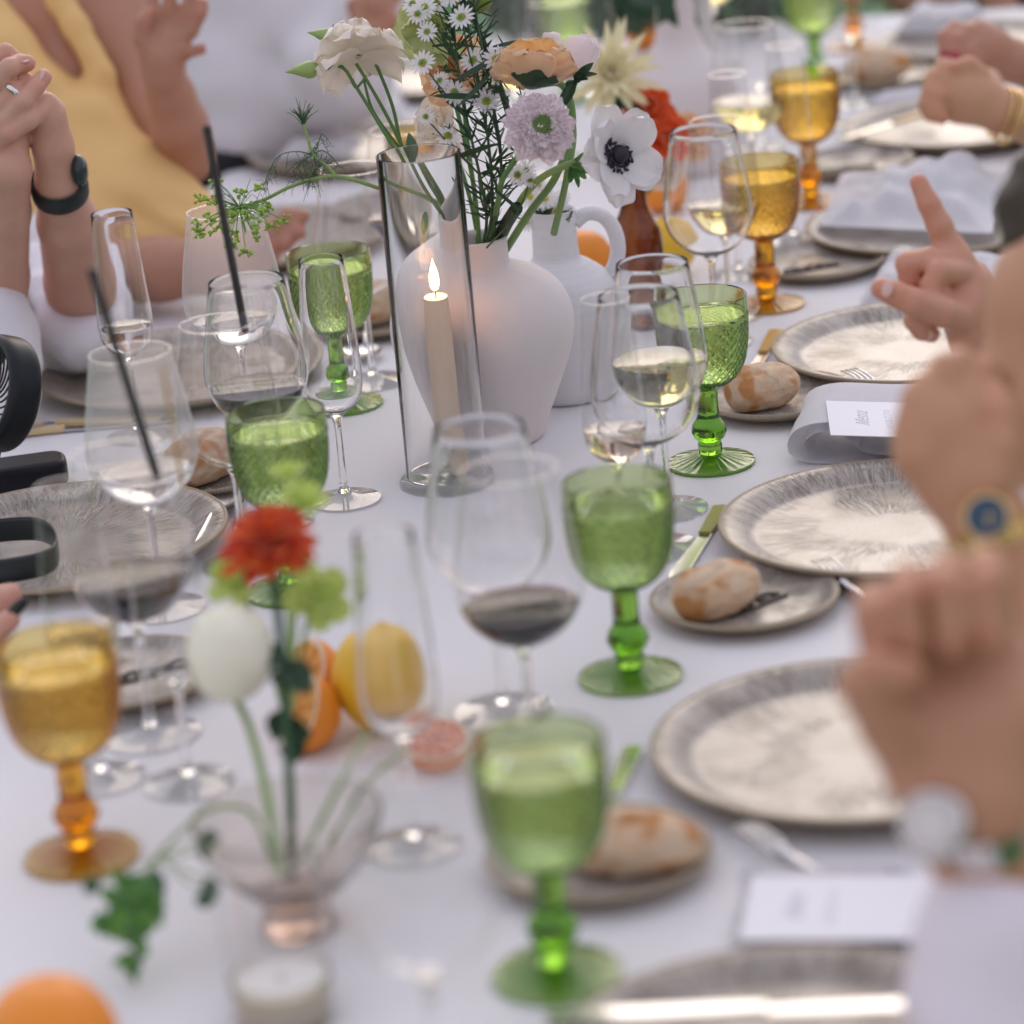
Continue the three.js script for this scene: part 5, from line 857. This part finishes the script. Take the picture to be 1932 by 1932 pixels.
// D: pointing hand on the right
{
  const t = thing('person', 'person on the right pointing one index finger upward over the table', 'person', J(2060, 900, 2.9)), D = 2.78, w = [];
  const sk = body([
    ...finger([[1794, 478, 0], [1772, 424, -0.01], [1752, 384, -0.015], [1733, 344, -0.015]], D, 0.0130, 0.0080, w),
    ...chain(P3([[1796, 482, 0], [1826, 545, 0.01], [1845, 610, 0.02]], D), [0.0145, 0.020, 0.021], 0.010), ...chain(P3([[1806, 505, 0], [1815, 580, 0], [1835, 640, 0.02]], D), [0.0135, 0.018, 0.020], 0.010), ...chain(P3([[1838, 520, 0.03], [1860, 590, 0.03]], D), [0.014, 0.019], 0.010),
    ...finger([[1806, 490, -0.005], [1760, 490, -0.02], [1712, 497, -0.025], [1716, 528, -0.02], [1738, 548, -0.005]], D, 0.0120, 0.0085, w),
    ...finger([[1812, 515, -0.01], [1772, 512, -0.035], [1756, 540, -0.035], [1785, 562, -0.015]], D, 0.0115, 0.0085, w),
    ...finger([[1822, 600, 0], [1778, 588, -0.035], [1724, 570, -0.05], [1692, 556, -0.05], [1664, 545, -0.05]], D, 0.0145, 0.0098, w),
    ...finger([[1830, 560, 0.0], [1772, 580, -0.02], [1726, 604, -0.025], [1738, 622, -0.02], [1757, 630, -0.015]], D, 0.0110, 0.0078, w),
    ...chain(P3([[1840, 610, 0.02], [1866, 700, 0.05], [1905, 850, 0.10], [1990, 1080, 0.15]], D), [0.022, 0.0225, 0.030, 0.036], 0.014)], 0.0032, 0.006);
  partW(t, 'body', mottle(sk, w), M.skinD);
  nail(t, J(1674, 545, D - 0.062), screen(-0.4, 0.35, 0.85), 0.0068, nailM); nail(t, J(1752, 632, D - 0.024), screen(-0.2, -0.5, 0.8), 0.005, nailM);
  const sh = body([...chain(P3([[1985, 1060, 0.15], [2120, 900, 0.25], [2280, 500, 0.3]], D), [0.05, 0.065, 0.09], 0.04), ...chain(P3([[2330, 350, 0.35], [2300, 1000, 0.35]], D), [0.15, 0.17], 0.05)], 0.016, 0.04); partW(t, 'shirt', folds(sh, 0.005, 10, V(0, 1, 0)), M.shirt);
}
// E: face at the edge with a hand before the chin and a golden watch
{
  const t = thing('person', 'person at right edge resting chin near fist with gold wristwatch', 'person', J(2200, 1300, 2.3)), D = 2.12, w = [], s = LENS / D;
  const sk = body([
    ...chain(P3([[1935, 1180, 0.02], [1888, 1060, 0.01], [1862, 985, 0], [1822, 900, 0], [1786, 830, 0]], D), [0.036, 0.030, 0.027, 0.031, 0.030], 0.010),
    ...chain(P3([[1830, 900, 0.0], [1770, 800, -0.01], [1748, 760, -0.01]], D), [0.028, 0.023, 0.018], 0.007), ...chain(P3([[1840, 870, 0.01], [1812, 770, 0], [1792, 710, 0]], D), [0.028, 0.022, 0.017], 0.007), ...chain(P3([[1860, 880, 0.02], [1850, 780, 0.01], [1836, 730, 0.01]], D), [0.026, 0.020, 0.015], 0.007), ...chain(P3([[1800, 900, 0], [1742, 850, -0.01], [1726, 815, -0.01]], D), [0.026, 0.020, 0.015], 0.007),
    ...finger([[1728, 826, -0.012], [1722, 786, -0.012], [1740, 764, -0.008], [1790, 772, 0.02]], D, 0.0112, 0.0095, w, 0.002), ...finger([[1746, 772, -0.012], [1750, 732, -0.012], [1770, 714, -0.006], [1822, 726, 0.022]], D, 0.0115, 0.0098, w, 0.002), ...finger([[1786, 728, -0.01], [1790, 694, -0.01], [1810, 682, -0.002], [1850, 696, 0.025]], D, 0.0112, 0.0096, w, 0.002), ...finger([[1836, 738, 0.0], [1842, 704, 0.0], [1860, 696, 0.008], [1890, 716, 0.03]], D, 0.0105, 0.009, w, 0.002), ...finger([[1872, 905, -0.02], [1886, 840, -0.022], [1884, 780, -0.018], [1876, 742, -0.008]], D, 0.0140, 0.0098, w, 0.003)], 0.0045, 0.008);
  partW(t, 'body', mottle(sk, w), M.skinE);
  // head in profile, mostly outside the frame
  const H = (x, y, z = 0) => J(2046 + x, 700 + y, 2.26 + z), hd = body([bone(H(60, -120), H(70, -40), 0.088, 0.082, 0.03), ...chain([H(-20, -110), H(-16, 0), H(10, 130), H(40, 250)], [0.050, 0.050, 0.046, 0.040], 0.03), ...chain([H(-82, -110), H(-104, -60), H(-134, -4), H(-118, 16)], [0.012, 0.014, 0.016, 0.014], 0.018), bone(H(-40, 30), H(20, 60), 0.040, 0.050, 0.03), bone(H(-60, 215), H(0, 240), 0.024, 0.030, 0.02), ...chain([H(-20, 90, -0.05), H(20, 60, -0.06)], [0.028, 0.030], 0.03), ...chain([H(70, 200, 0), H(130, 420, 0.02)], [0.062, 0.060], 0.03), bone(H(55, -50, -0.07), H(62, -20, -0.07), 0.016, 0.011, 0.01)], 0.005, 0.012);
  partW(t, 'head', mottle(hd, [H(-60, 110)]), M.skinE);
  const lipM = std([0.46, 0.16, 0.15], 0.4); partW(t, 'mouth', body([...chain([H(-70, 95, 0.01), H(-62, 108, -0.02), H(-38, 112, -0.045)], [0.008, 0.009, 0.004], 0.004), ...chain([H(-66, 122, 0.01), H(-58, 124, -0.02), H(-38, 116, -0.044)], [0.009, 0.010, 0.004], 0.004)], 0.003, 0.003), lipM);
  partW(t, 'eye', ball(H(-58, -52, -0.03), 0.012, 0.011, 0.012), std([0.7, 0.68, 0.66], 0.2)); partW(t, 'eyebrow', tube([H(-66, -84, -0.02), H(-52, -92, -0.04), H(-24, -86, -0.055)], 0.004, 0.002, 10, 6), std([0.06, 0.04, 0.025], 0.8));
  const hair = body([...chain([H(-70, -290), H(30, -300), H(140, -230), H(185, -60), H(180, 120)], [0.030, 0.060, 0.085, 0.08, 0.06], 0.03), ...chain([H(-78, -270), H(-70, -330)], [0.026, 0.03], 0.02)], 0.009, 0.03); partW(t, 'hair', folds(hair, 0.003, 40, screen(0.5, 1, 0)), std([0.05, 0.035, 0.022], 0.6));
  const sh = body(chain(P3([[2150, 1150, 0.15], [2200, 1500, 0.2]], D), [0.13, 0.16], 0.05), 0.02, 0.04); partW(t, 'shirt', folds(sh, 0.005, 10, V(0, 1, 0)), M.shirtGrey);
  const wc = J(1868, 1000, D), B = new THREE.Matrix4().makeTranslation(wc.x, wc.y, wc.z).multiply(basis(J(1900, 1085, D + 0.01).sub(J(1846, 940, D)))); const gold = std([0.72, 0.50, 0.20], 0.25, { metalness: 1 });
  for (let i = 0; i < 22; i++) { const a = i / 22 * 6.283, g = new THREE.BoxGeometry(0.0026, 0.0074, 0.0125); g.translate(0.0293, 0, 0); g.rotateZ(a); partW(t, 'watch_link', g.applyMatrix4(B), gold); }
  const dc = J(1862, 976, D - 0.034), DB = new THREE.Matrix4().makeTranslation(dc.x, dc.y, dc.z).multiply(basis(screen(-0.15, 0.15, 0.97)));
  const cs = partW(t, 'watch_case', turned([[0, -0.005], [0.0150, -0.005], [0.0165, -0.002], [0.0165, 0.003], [0.0148, 0.0042], [0.0140, 0.0030], [0, 0.0030]], 40).rotateX(Math.PI / 2).applyMatrix4(DB), gold);
  partW(cs, 'watch_dial', new THREE.CircleGeometry(0.0136, 36).translate(0, 0, 0.0036).applyMatrix4(DB), std([0.02, 0.06, 0.11], 0.3, { side: THREE.DoubleSide }));
  partW(cs, 'watch_hand', new THREE.BoxGeometry(0.0012, 0.009, 0.0006).translate(0.001, -0.003, 0.0045).applyMatrix4(DB), gold); partW(cs, 'watch_hand', new THREE.BoxGeometry(0.007, 0.0012, 0.0006).translate(0.003, 0, 0.0045).applyMatrix4(DB), gold);
}
// F: fist with silver watch in front
{
  const t = thing('person', 'person in foreground at lower right, closed fist, silver watch, white sleeve', 'person', J(2100, 2300, 1.8)), D = 1.80, w = [];
  const sk = body([
    ...finger([[1676, 1240, 0.035], [1652, 1160, 0.0], [1646, 1128, -0.006], [1640, 1160, -0.022], [1650, 1222, -0.024]], D, 0.0108, 0.0096, w, 0.002),
    ...finger([[1745, 1225, 0.035], [1720, 1130, 0.0], [1714, 1094, -0.008], [1708, 1130, -0.026], [1720, 1216, -0.028]], D, 0.0112, 0.0100, w, 0.002),
    ...finger([[1815, 1210, 0.035], [1795, 1110, 0.0], [1788, 1070, -0.008], [1784, 1110, -0.028], [1796, 1212, -0.030]], D, 0.0114, 0.0102, w, 0.002),
    ...finger([[1885, 1205, 0.035], [1870, 1105, 0.0], [1862, 1062, -0.008], [1862, 1105, -0.028], [1874, 1206, -0.030]], D, 0.0114, 0.0100, w, 0.002),
    ...chain(P3([[1668, 1275, 0.022], [1700, 1350, 0.015], [1770, 1450, 0.01], [1830, 1540, 0.01]], D), [0.018, 0.024, 0.028, 0.029], 0.010), ...chain(P3([[1738, 1275, 0.022], [1770, 1370, 0.012], [1830, 1500, 0.01]], D), [0.021, 0.028, 0.030], 0.010), ...chain(P3([[1815, 1268, 0.022], [1830, 1360, 0.012], [1850, 1500, 0.01]], D), [0.022, 0.029, 0.030], 0.010), ...chain(P3([[1888, 1262, 0.022], [1892, 1360, 0.012], [1862, 1500, 0.01]], D), [0.022, 0.028, 0.028], 0.010),
    ...finger([[1710, 1400, -0.01], [1650, 1330, -0.03], [1622, 1290, -0.04], [1652, 1266, -0.045], [1712, 1272, -0.048]], D, 0.0155, 0.0105, w),
    ...chain(P3([[1835, 1520, 0.01], [1870, 1620, 0.02], [1960, 1850, 0.05]], D), [0.028, 0.030, 0.040], 0.016)], 0.005, 0.008);
  partW(t, 'body', mottle(sk, w), M.skinF);
  const steel2 = std([0.66, 0.62, 0.60], 0.22, { metalness: 1 }), wc = J(1846, 1560, D + 0.01), ax = J(1880, 1660, D + 0.03).sub(J(1826, 1480, D)), B = new THREE.Matrix4().makeTranslation(wc.x, wc.y, wc.z).multiply(basis(ax));
  for (let i = 0; i < 20; i++) { const g = new THREE.BoxGeometry(0.0034, 0.0092, 0.019); g.translate(0.0325, 0, 0); g.rotateZ(i / 20 * 6.283); partW(t, 'watch_link', g.applyMatrix4(B), steel2); }
  const dc = J(1762, 1556, D - 0.022), DB = new THREE.Matrix4().makeTranslation(dc.x, dc.y, dc.z).multiply(basis(screen(-0.55, 0.2, 0.8))); const cs = partW(t, 'watch_case', turned([[0, -0.006], [0.0195, -0.006], [0.021, -0.002], [0.021, 0.003], [0.0185, 0.005], [0.0175, 0.0038], [0, 0.0038]], 40).rotateX(Math.PI / 2).applyMatrix4(DB), steel2);
  partW(cs, 'watch_dial', new THREE.CircleGeometry(0.0172, 36).translate(0, 0, 0.0045).applyMatrix4(DB), std([0.62, 0.58, 0.54], 0.3, { side: THREE.DoubleSide, metalness: 0.6, clearcoat: 1 }));
  for (let i = 0; i < 12; i++) { const g = new THREE.BoxGeometry(0.0012, 0.0034, 0.0005); g.translate(0, 0.0138, 0.0052); g.rotateZ(i / 12 * 6.283); partW(cs, 'hour_mark', g.applyMatrix4(DB), std([0.12, 0.10, 0.09], 0.3)); }
  const sh = body([...chain(P3([[1860, 1762, 0.016], [1900, 1880, 0.03], [1980, 2060, 0.05], [2120, 2350, 0.1]], D), [0.043, 0.054, 0.070, 0.09], 0.02), ...chain(P3([[2250, 1900, 0.15], [2300, 2400, 0.15]], D), [0.15, 0.17], 0.05)], 0.008, 0.03); partW(t, 'shirt_sleeve', folds(sh, 0.005, 14, screen(0.3, 1, 0)), cloth([0.76, 0.70, 0.74]));
}
// G: hands at upper right
{
  const t = thing('person', 'person with gold bracelets holding a golden knife, fist over far plate', 'person', J(2150, 420, 4.1)), D = 4.0, w = [];
  const sk = body([...chain(P3([[2080, 270, 0.05], [1960, 232, 0.02], [1890, 210, 0], [1830, 185, 0], [1790, 165, 0]], D), [0.034, 0.030, 0.025, 0.030, 0.026], 0.016), ...chain(P3([[1850, 180, 0], [1800, 200, 0]], D), [0.026, 0.020], 0.012), ...chain(P3([[1860, 160, 0.02], [1815, 138, 0.02]], D), [0.022, 0.017], 0.012),
    ...finger([[1790, 150, 0], [1760, 150, -0.01], [1756, 175, -0.02], [1775, 182, -0.025]], D, 0.0125, 0.010, w), ...finger([[1795, 172, 0], [1756, 172, -0.01], [1748, 198, -0.02], [1770, 208, -0.025]], D, 0.0125, 0.010, w), ...finger([[1800, 192, 0], [1760, 198, -0.01], [1756, 215, -0.02], [1778, 222, -0.025]], D, 0.0118, 0.0095, w), ...finger([[1810, 132, 0.01], [1780, 124, 0], [1768, 142, -0.01]], D, 0.0118, 0.0095, w), ...finger([[1850, 140, -0.01], [1830, 122, -0.015], [1800, 128, -0.02]], D, 0.0125, 0.0095, w)], 0.0055, 0.008);
  partW(t, 'body', mottle(sk, w), M.skinG);
  for (const [x, r] of [[1888, 0.032], [1900, 0.033], [1908, 0.034]]) { const c = J(x, 212 + (x - 1888) * 0.5, D), g = new THREE.TorusGeometry(r, 0.0022, 8, 40); partW(t, 'bracelet', g.applyMatrix4(new THREE.Matrix4().makeTranslation(c.x, c.y, c.z).multiply(basis(J(1960, 232, D + 0.02).sub(J(1870, 200, D))))), std([0.75, 0.52, 0.22], 0.25, { metalness: 1 })); }
  partW(t, 'ring', new THREE.TorusGeometry(0.0125, 0.0024, 8, 24).applyMatrix4(new THREE.Matrix4().makeTranslation(...J(1752, 200, D - 0.015).toArray()).multiply(basis(screen(0.2, -1, 0.2)))), std([0.7, 0.5, 0.2], 0.3, { metalness: 1 }));
  const sh = body(chain(P3([[2080, 270, 0.06], [2250, 200, 0.1], [2300, 500, 0.1]], D), [0.06, 0.12, 0.15], 0.05), 0.02, 0.04); partW(t, 'shirt', sh, M.shirtGrey);
}
{
  const t = thing('person', 'person with red fingernails reaching over the fist with bracelets', 'person', J(2150, 260, 4.5)), D = 4.15, w = [];
  const sk = body([...chain(P3([[2080, 190, 0.1], [1980, 145, 0.06], [1910, 115, 0.02], [1860, 92, 0], [1838, 76, 0]], D), [0.034, 0.030, 0.026, 0.027, 0.022], 0.016), ...chain(P3([[1870, 84, 0], [1845, 60, 0]], D), [0.022, 0.016], 0.012), ...finger([[1838, 66, 0], [1800, 56, -0.01], [1782, 70, -0.02], [1782, 104, -0.025]], D, 0.0125, 0.0088, w), ...finger([[1844, 72, 0], [1822, 60, -0.015], [1806, 76, -0.03], [1802, 104, -0.035]], D, 0.0125, 0.0088, w), ...finger([[1850, 90, 0], [1840, 84, -0.02], [1826, 100, -0.03], [1816, 112, -0.03]], D, 0.0115, 0.0085, w), ...finger([[1860, 100, 0], [1852, 104, -0.02], [1840, 114, -0.03]], D, 0.0105, 0.008, w), ...finger([[1870, 110, -0.01], [1840, 120, -0.02], [1812, 122, -0.02]], D, 0.012, 0.009, w)], 0.0055, 0.008);
  partW(t, 'body', mottle(sk, w), M.skinB); const red = std([0.42, 0.02, 0.07], 0.2);
  nail(t, J(1781, 108, D - 0.036), screen(-0.1, -0.2, 0.95), 0.0075, red); nail(t, J(1802, 109, D - 0.046), screen(0, -0.2, 0.95), 0.0075, red);
  const sh = body(chain(P3([[2080, 190, 0.1], [2250, 60, 0.2], [2280, 400, 0.2]], D), [0.055, 0.11, 0.14], 0.05), 0.02, 0.04); partW(t, 'blouse', sh, cloth([0.10, 0.06, 0.03]));
}
{
  const t = thing('person', 'person with bare arm and black clothes at very top right edge', 'person', J(1850, 40, 6.2)), D = 5.9;
  const sk = body([...chain(P3([[1650, -40, 0], [1720, -2, 0], [1790, 0, 0]], D), [0.04, 0.032, 0.03], 0.02), ...chain(P3([[1870, -60, 0], [1885, 0, -0.1], [1905, 30, -0.12]], D), [0.04, 0.032, 0.026], 0.02)], 0.008, 0.012); partW(t, 'body', mottle(sk), M.skinB);
  const bl = body([...chain(P3([[1800, -120, 0.05], [1830, 0, 0.05]], D), [0.14, 0.06], 0.04), ...chain(P3([[1925, -10, -0.1], [1960, -60, 0]], D), [0.03, 0.08], 0.03)], 0.012, 0.03); partW(t, 'black_top', bl, M.black);
}
// hand with a black nail at the left edge
{
  const t = thing('person', 'person at left edge, only fingertip with black nail in view', 'person', J(-200, 1300, 2.6)), D = 2.62, w = [];
  const sk = body([...finger([[-120, 1300, 0.03], [-60, 1235, 0.0], [-20, 1195, -0.01], [20, 1168, -0.01]], D, 0.013, 0.0085, w), ...finger([[-120, 1240, 0.04], [-40, 1160, 0.03], [0, 1132, 0.03], [20, 1122, 0.035]], D, 0.0135, 0.010, w), ...finger([[-120, 1360, 0.03], [-60, 1330, 0.02], [-30, 1290, 0.02]], D, 0.0125, 0.010, w), ...chain(P3([[-120, 1300, 0.03], [-260, 1400, 0.03]], D), [0.036, 0.03], 0.015)], 0.0035, 0.006);
  partW(t, 'body', mottle(sk, w), M.skinA); partW(t, 'fingernail', ball(V(0, 0, 0), 0.0052, 0.0125, 0.0030, 14, 10).applyMatrix4(new THREE.Matrix4().makeTranslation(...J(32, 1148, D - 0.012).toArray()).multiply(basis(screen(0.25, 0.1, 0.95))).multiply(new THREE.Matrix4().makeRotationZ(-0.95))), std([0.008, 0.008, 0.009], 0.2));
  const sh = body(chain(P3([[-260, 1400, 0.03], [-420, 1500, 0.1]], D), [0.05, 0.08], 0.03), 0.015, 0.03); partW(t, 'sleeve', sh, M.black);
}

// ---------------------------------------------------------------- napkins and menu cards
function napkin(c, H, label, k, o = {}) {
  const [a, b, d, e] = c, g = grid(60, 40, (u, v) => {
    const p = a.clone().lerp(b, u).lerp(e.clone().lerp(d, u), v), q = Math.min(u, 1 - u, v, 1 - v), edge = sm(0, o.soft ?? 0.14, q), wob = 0.006 * (nz(u * 4 + k, v * 4) + 0.4 * nz(u * 11, v * 11 + k));
    const h = edge * H * (0.72 + (o.rough ?? 0.35) * (nz(u * 2.6 + k, v * 2.2, k) + 0.55 * nz(u * 7, v * 5 + k, 2)) + 0.18 * Math.abs(Math.sin((u * 0.7 + v) * 5 + k + 1.5 * nz(u * 3, v * 3, k))));
    return p.add(V(wob, Math.max(0, h), wob * 0.7));
  });
  return solo('napkin', g, M.napkin, label, 'napkin', a);
}
napkin([at(1545, 425, .024), at(1870, 440, .024), at(1905, 326, .024), at(1590, 326, .024)], 0.036, 'crumpled white napkin heaped on the dinner plate behind the fingertip', 1, { rough: 0.9, soft: 0.3 });
napkin([at(1612, 588, .001), at(1960, 575, .001), at(1960, 500, .001), at(1655, 508, .001)], 0.026, 'folded white napkin beside the pointing hand', 2);
napkin([at(1372, 1795, .001), at(1680, 1790, .001), at(1720, 1640, .001), at(1405, 1640, .001)], 0.012, 'blurred white napkin between the two nearest dinner plates', 3, { rough: 0.2 });
napkin([at(1690, 62, .024), at(1870, 60, .024), at(1850, 28, .024), at(1720, 28, .024)], 0.03, 'far white napkin at top right edge', 4);
napkin([at(520, 300, .024), at(660, 296, .024), at(690, 262, .024), at(560, 262, .024)], 0.016, 'blurred white napkin on plate behind the drooping dill', 5);
napkin([at(560, 226, .004), at(770, 236, .004), at(775, 178, .004), at(640, 176, .004)], 0.03, 'blurred white napkin left of the daisies', 6);
napkin([at(1640, 200, .004), at(1745, 186, .004), at(1745, 168, .004), at(1665, 178, .004)], 0.008, 'blurred white napkin left of the fist with bracelets', 7);
{ // napkin folded in a soft loop with the printed menu on it
  const t = thing('folded_napkin', 'white napkin folded in a soft loop under the printed menu card', 'napkin', at(1500, 880));
  const o = at(1484, 880), ax = T_DIR.clone(), dz = S_DIR.clone();
  const loop = (pts, s0, s1, skew) => { const c = new THREE.CatmullRomCurve3(pts.map(([x, y]) => V(x, y, 0)), false, 'centripetal'); return grid(70, 24, (u, v) => { const p = c.getPointAt(u), s = lerp(s0, s1, v); return o.clone().addScaledVector(ax, p.x + skew * v + 0.004 * nz(u * 3, v * 3)).addScaledVector(dz, s).add(V(0, p.y + 0.003 * (nz(u * 4, v * 3, 3) + 0.3) * u + 0.0012, 0)); }); };
  for (const [pts, s0, s1, k] of [[[[0.26, 0.001], [0.1, 0.001], [0.02, 0.002], [0.002, 0.010], [0.0, 0.022], [0.008, 0.034], [0.03, 0.041], [0.09, 0.038], [0.26, 0.034]], 0, 0.13, 0.008], [[[0.26, 0.003], [0.12, 0.004], [0.075, 0.010], [0.062, 0.022], [0.05, 0.030], [0.03, 0.031], [0.018, 0.022], [0.016, 0.010], [0.02, 0.003]], 0.002, 0.125, 0.008], [[[0.26, 0.016], [0.14, 0.013], [0.09, 0.008], [0.07, 0.012]], 0.0, 0.12, 0.006]]) partW(t, 'fold', loop(pts, s0, s1, k), M.napkin);
}
function menuTexture(word, sub, w, h, ink) {
  const c = document.createElement('canvas'); c.width = w; c.height = h; const x = c.getContext('2d');
  x.fillStyle = '#eeeef4'; x.fillRect(0, 0, w, h); x.fillStyle = ink; x.textAlign = 'center';
  x.font = 'italic ' + Math.round(h * 0.085) + 'px serif'; x.save(); x.translate(w / 2, h * 0.19); x.transform(1, 0, -0.35, 1, 0, 0); x.fillText(word, 0, 0); x.restore();
  x.font = Math.round(h * 0.042) + 'px serif'; x.fillText(sub.split('').join(' '), w / 2, h * 0.30);
  const t = new THREE.CanvasTexture(c); t.colorSpace = THREE.SRGBColorSpace; t.magFilter = THREE.LinearFilter; return t;
}
function card(p00, p10, p11, p01, label, map, th = 0.0006) {             // p00 is bottom left of the print
  const n = p10.clone().sub(p00).cross(p01.clone().sub(p00)).normalize(), q = (u, v) => p00.clone().lerp(p10, u).lerp(p01.clone().lerp(p11, u), v);
  const t = thing('menu_card', label, 'menu card', p00);
  const g = grid(6, 6, (u, v) => q(u, v).addScaledVector(n, th)); const f = partW(t, 'print', g, std([1, 1, 1], 0.75, { map, side: THREE.DoubleSide }));
  partW(t, 'card', grid(6, 6, q), M.paper); return t;
}
{ // the print reads from the front edge towards the back; its top lies to the left
  const h = 0.0445, a = at(1567, 822, h), b = at(1558, 757, h), R = T_DIR.clone().multiplyScalar(0.2).add(V(0, -0.012, 0));
  card(a.clone().add(R), b.clone().add(R), b, a, 'printed menu card lying on the looped white napkin', menuTexture('Menu', 'APERITIVO', 512, 900, '#a4a4b2'));
  const a2 = at(1395, 1775, 0.014), b2 = at(1420, 1655, 0.014);
  card(a2.clone().addScaledVector(T_DIR, 0.2), b2.clone().addScaledVector(T_DIR, 0.2), b2, a2, 'blurred menu card on napkin between the two nearest dinner plates', menuTexture('Menu', 'APERITIVO', 512, 900, '#a4a4b2'));
}
// ---------------------------------------------------------------- black things on the left
{
  const gl = std([0.006, 0.009, 0.012], 0.38, { specularIntensity: 0.6 }), c = J(0, 742, 3.02), B = new THREE.Matrix4().makeTranslation(c.x, c.y, c.z).multiply(basis(screen(-0.78, 0.12, 0.60)));
  const t = thing('portable_fan', 'glossy black portable fan head with ribbed round grille at left edge', 'fan', c);
  partW(t, 'housing', turned(curveProf([[0.041, 0.010], [0.044, 0.0155], [0.050, 0.0165], [0.0545, 0.012], [0.0555, 0], [0.0545, -0.012], [0.050, -0.0165], [0.044, -0.0155], [0.041, -0.010], [0.041, 0.010]], 50), 72).rotateX(Math.PI / 2).applyMatrix4(B), gl);
  for (let i = 0; i < 22; i++) { const a = i / 22 * 6.283, pts = []; for (let k = 0; k <= 6; k++) { const r = lerp(0.012, 0.0415, k / 6), b = a + 0.9 * k / 6; pts.push(V(Math.cos(b) * r, Math.sin(b) * r, 0.009).applyMatrix4(B)); } partW(t, 'grille_rib', tube(pts, 0.0011, 0.0011, 12, 5), gl); }
  partW(t, 'hub', ball(V(0, 0, 0.008), 0.013, 0.013, 0.004).applyMatrix4(B), gl);
  partW(t, 'handle', tube([V(0, -0.054, 0), V(0, -0.09, 0), V(0, -0.16, 0)].map((p) => p.applyMatrix4(B)), 0.013, 0.015, 12, 14), gl);
  const p0 = at(118, 912), p1 = at(-120, 945), L = p0.distanceTo(p1), s = new THREE.Shape(); const r = 0.012, W = 0.036, Hh = 0.028;
  s.moveTo(-L / 2 + r, -W / 2); s.lineTo(L / 2 - r, -W / 2); s.quadraticCurveTo(L / 2, -W / 2, L / 2, -W / 2 + r); s.lineTo(L / 2, W / 2 - r); s.quadraticCurveTo(L / 2, W / 2, L / 2 - r, W / 2); s.lineTo(-L / 2 + r, W / 2); s.quadraticCurveTo(-L / 2, W / 2, -L / 2, W / 2 - r); s.lineTo(-L / 2, -W / 2 + r); s.quadraticCurveTo(-L / 2, -W / 2, -L / 2 + r, -W / 2);
  const g = new THREE.ExtrudeGeometry(s, { depth: Hh - 0.014, bevelEnabled: true, bevelSize: 0.007, bevelThickness: 0.007, bevelSegments: 4 }); g.rotateX(-Math.PI / 2); g.translate(0, 0.008, 0);
  const m = solo('hard_case', g, std([0.007, 0.009, 0.013], 0.4, { specularIntensity: 0.6 }), 'black rounded hard case lying behind the left plate edge', 'case', V(0, 0, 0)); m.position.copy(p0.clone().lerp(p1, 0.5)).add(V(0, 0.001, 0)); m.rotation.y = dirTo(p1, p0);
  const path = new THREE.CatmullRomCurve3([at(-120, 1030, .022), at(-20, 1026, .022), at(70, 1022, .022), at(108, 1044, .022), at(98, 1082, .022), at(30, 1100, .022), at(-120, 1112, .022)], false, 'centripetal');
  const band = grid(80, 8, (u, v) => { const a = v * 6.283, p = path.getPointAt(u), tn = path.getTangentAt(u), n = tn.cross(V(0, 1, 0)).normalize(); return p.addScaledVector(n, 0.0014 * Math.cos(a)).add(V(0, 0.0125 + 0.0115 * Math.sin(a), 0)); });
  solo('black_strap', band, std([0.010, 0.016, 0.018], 0.4), 'flat black strap loop standing on the left dinner plate', 'strap', at(50, 1070, .022));
}
renderer.render(scene, camera);
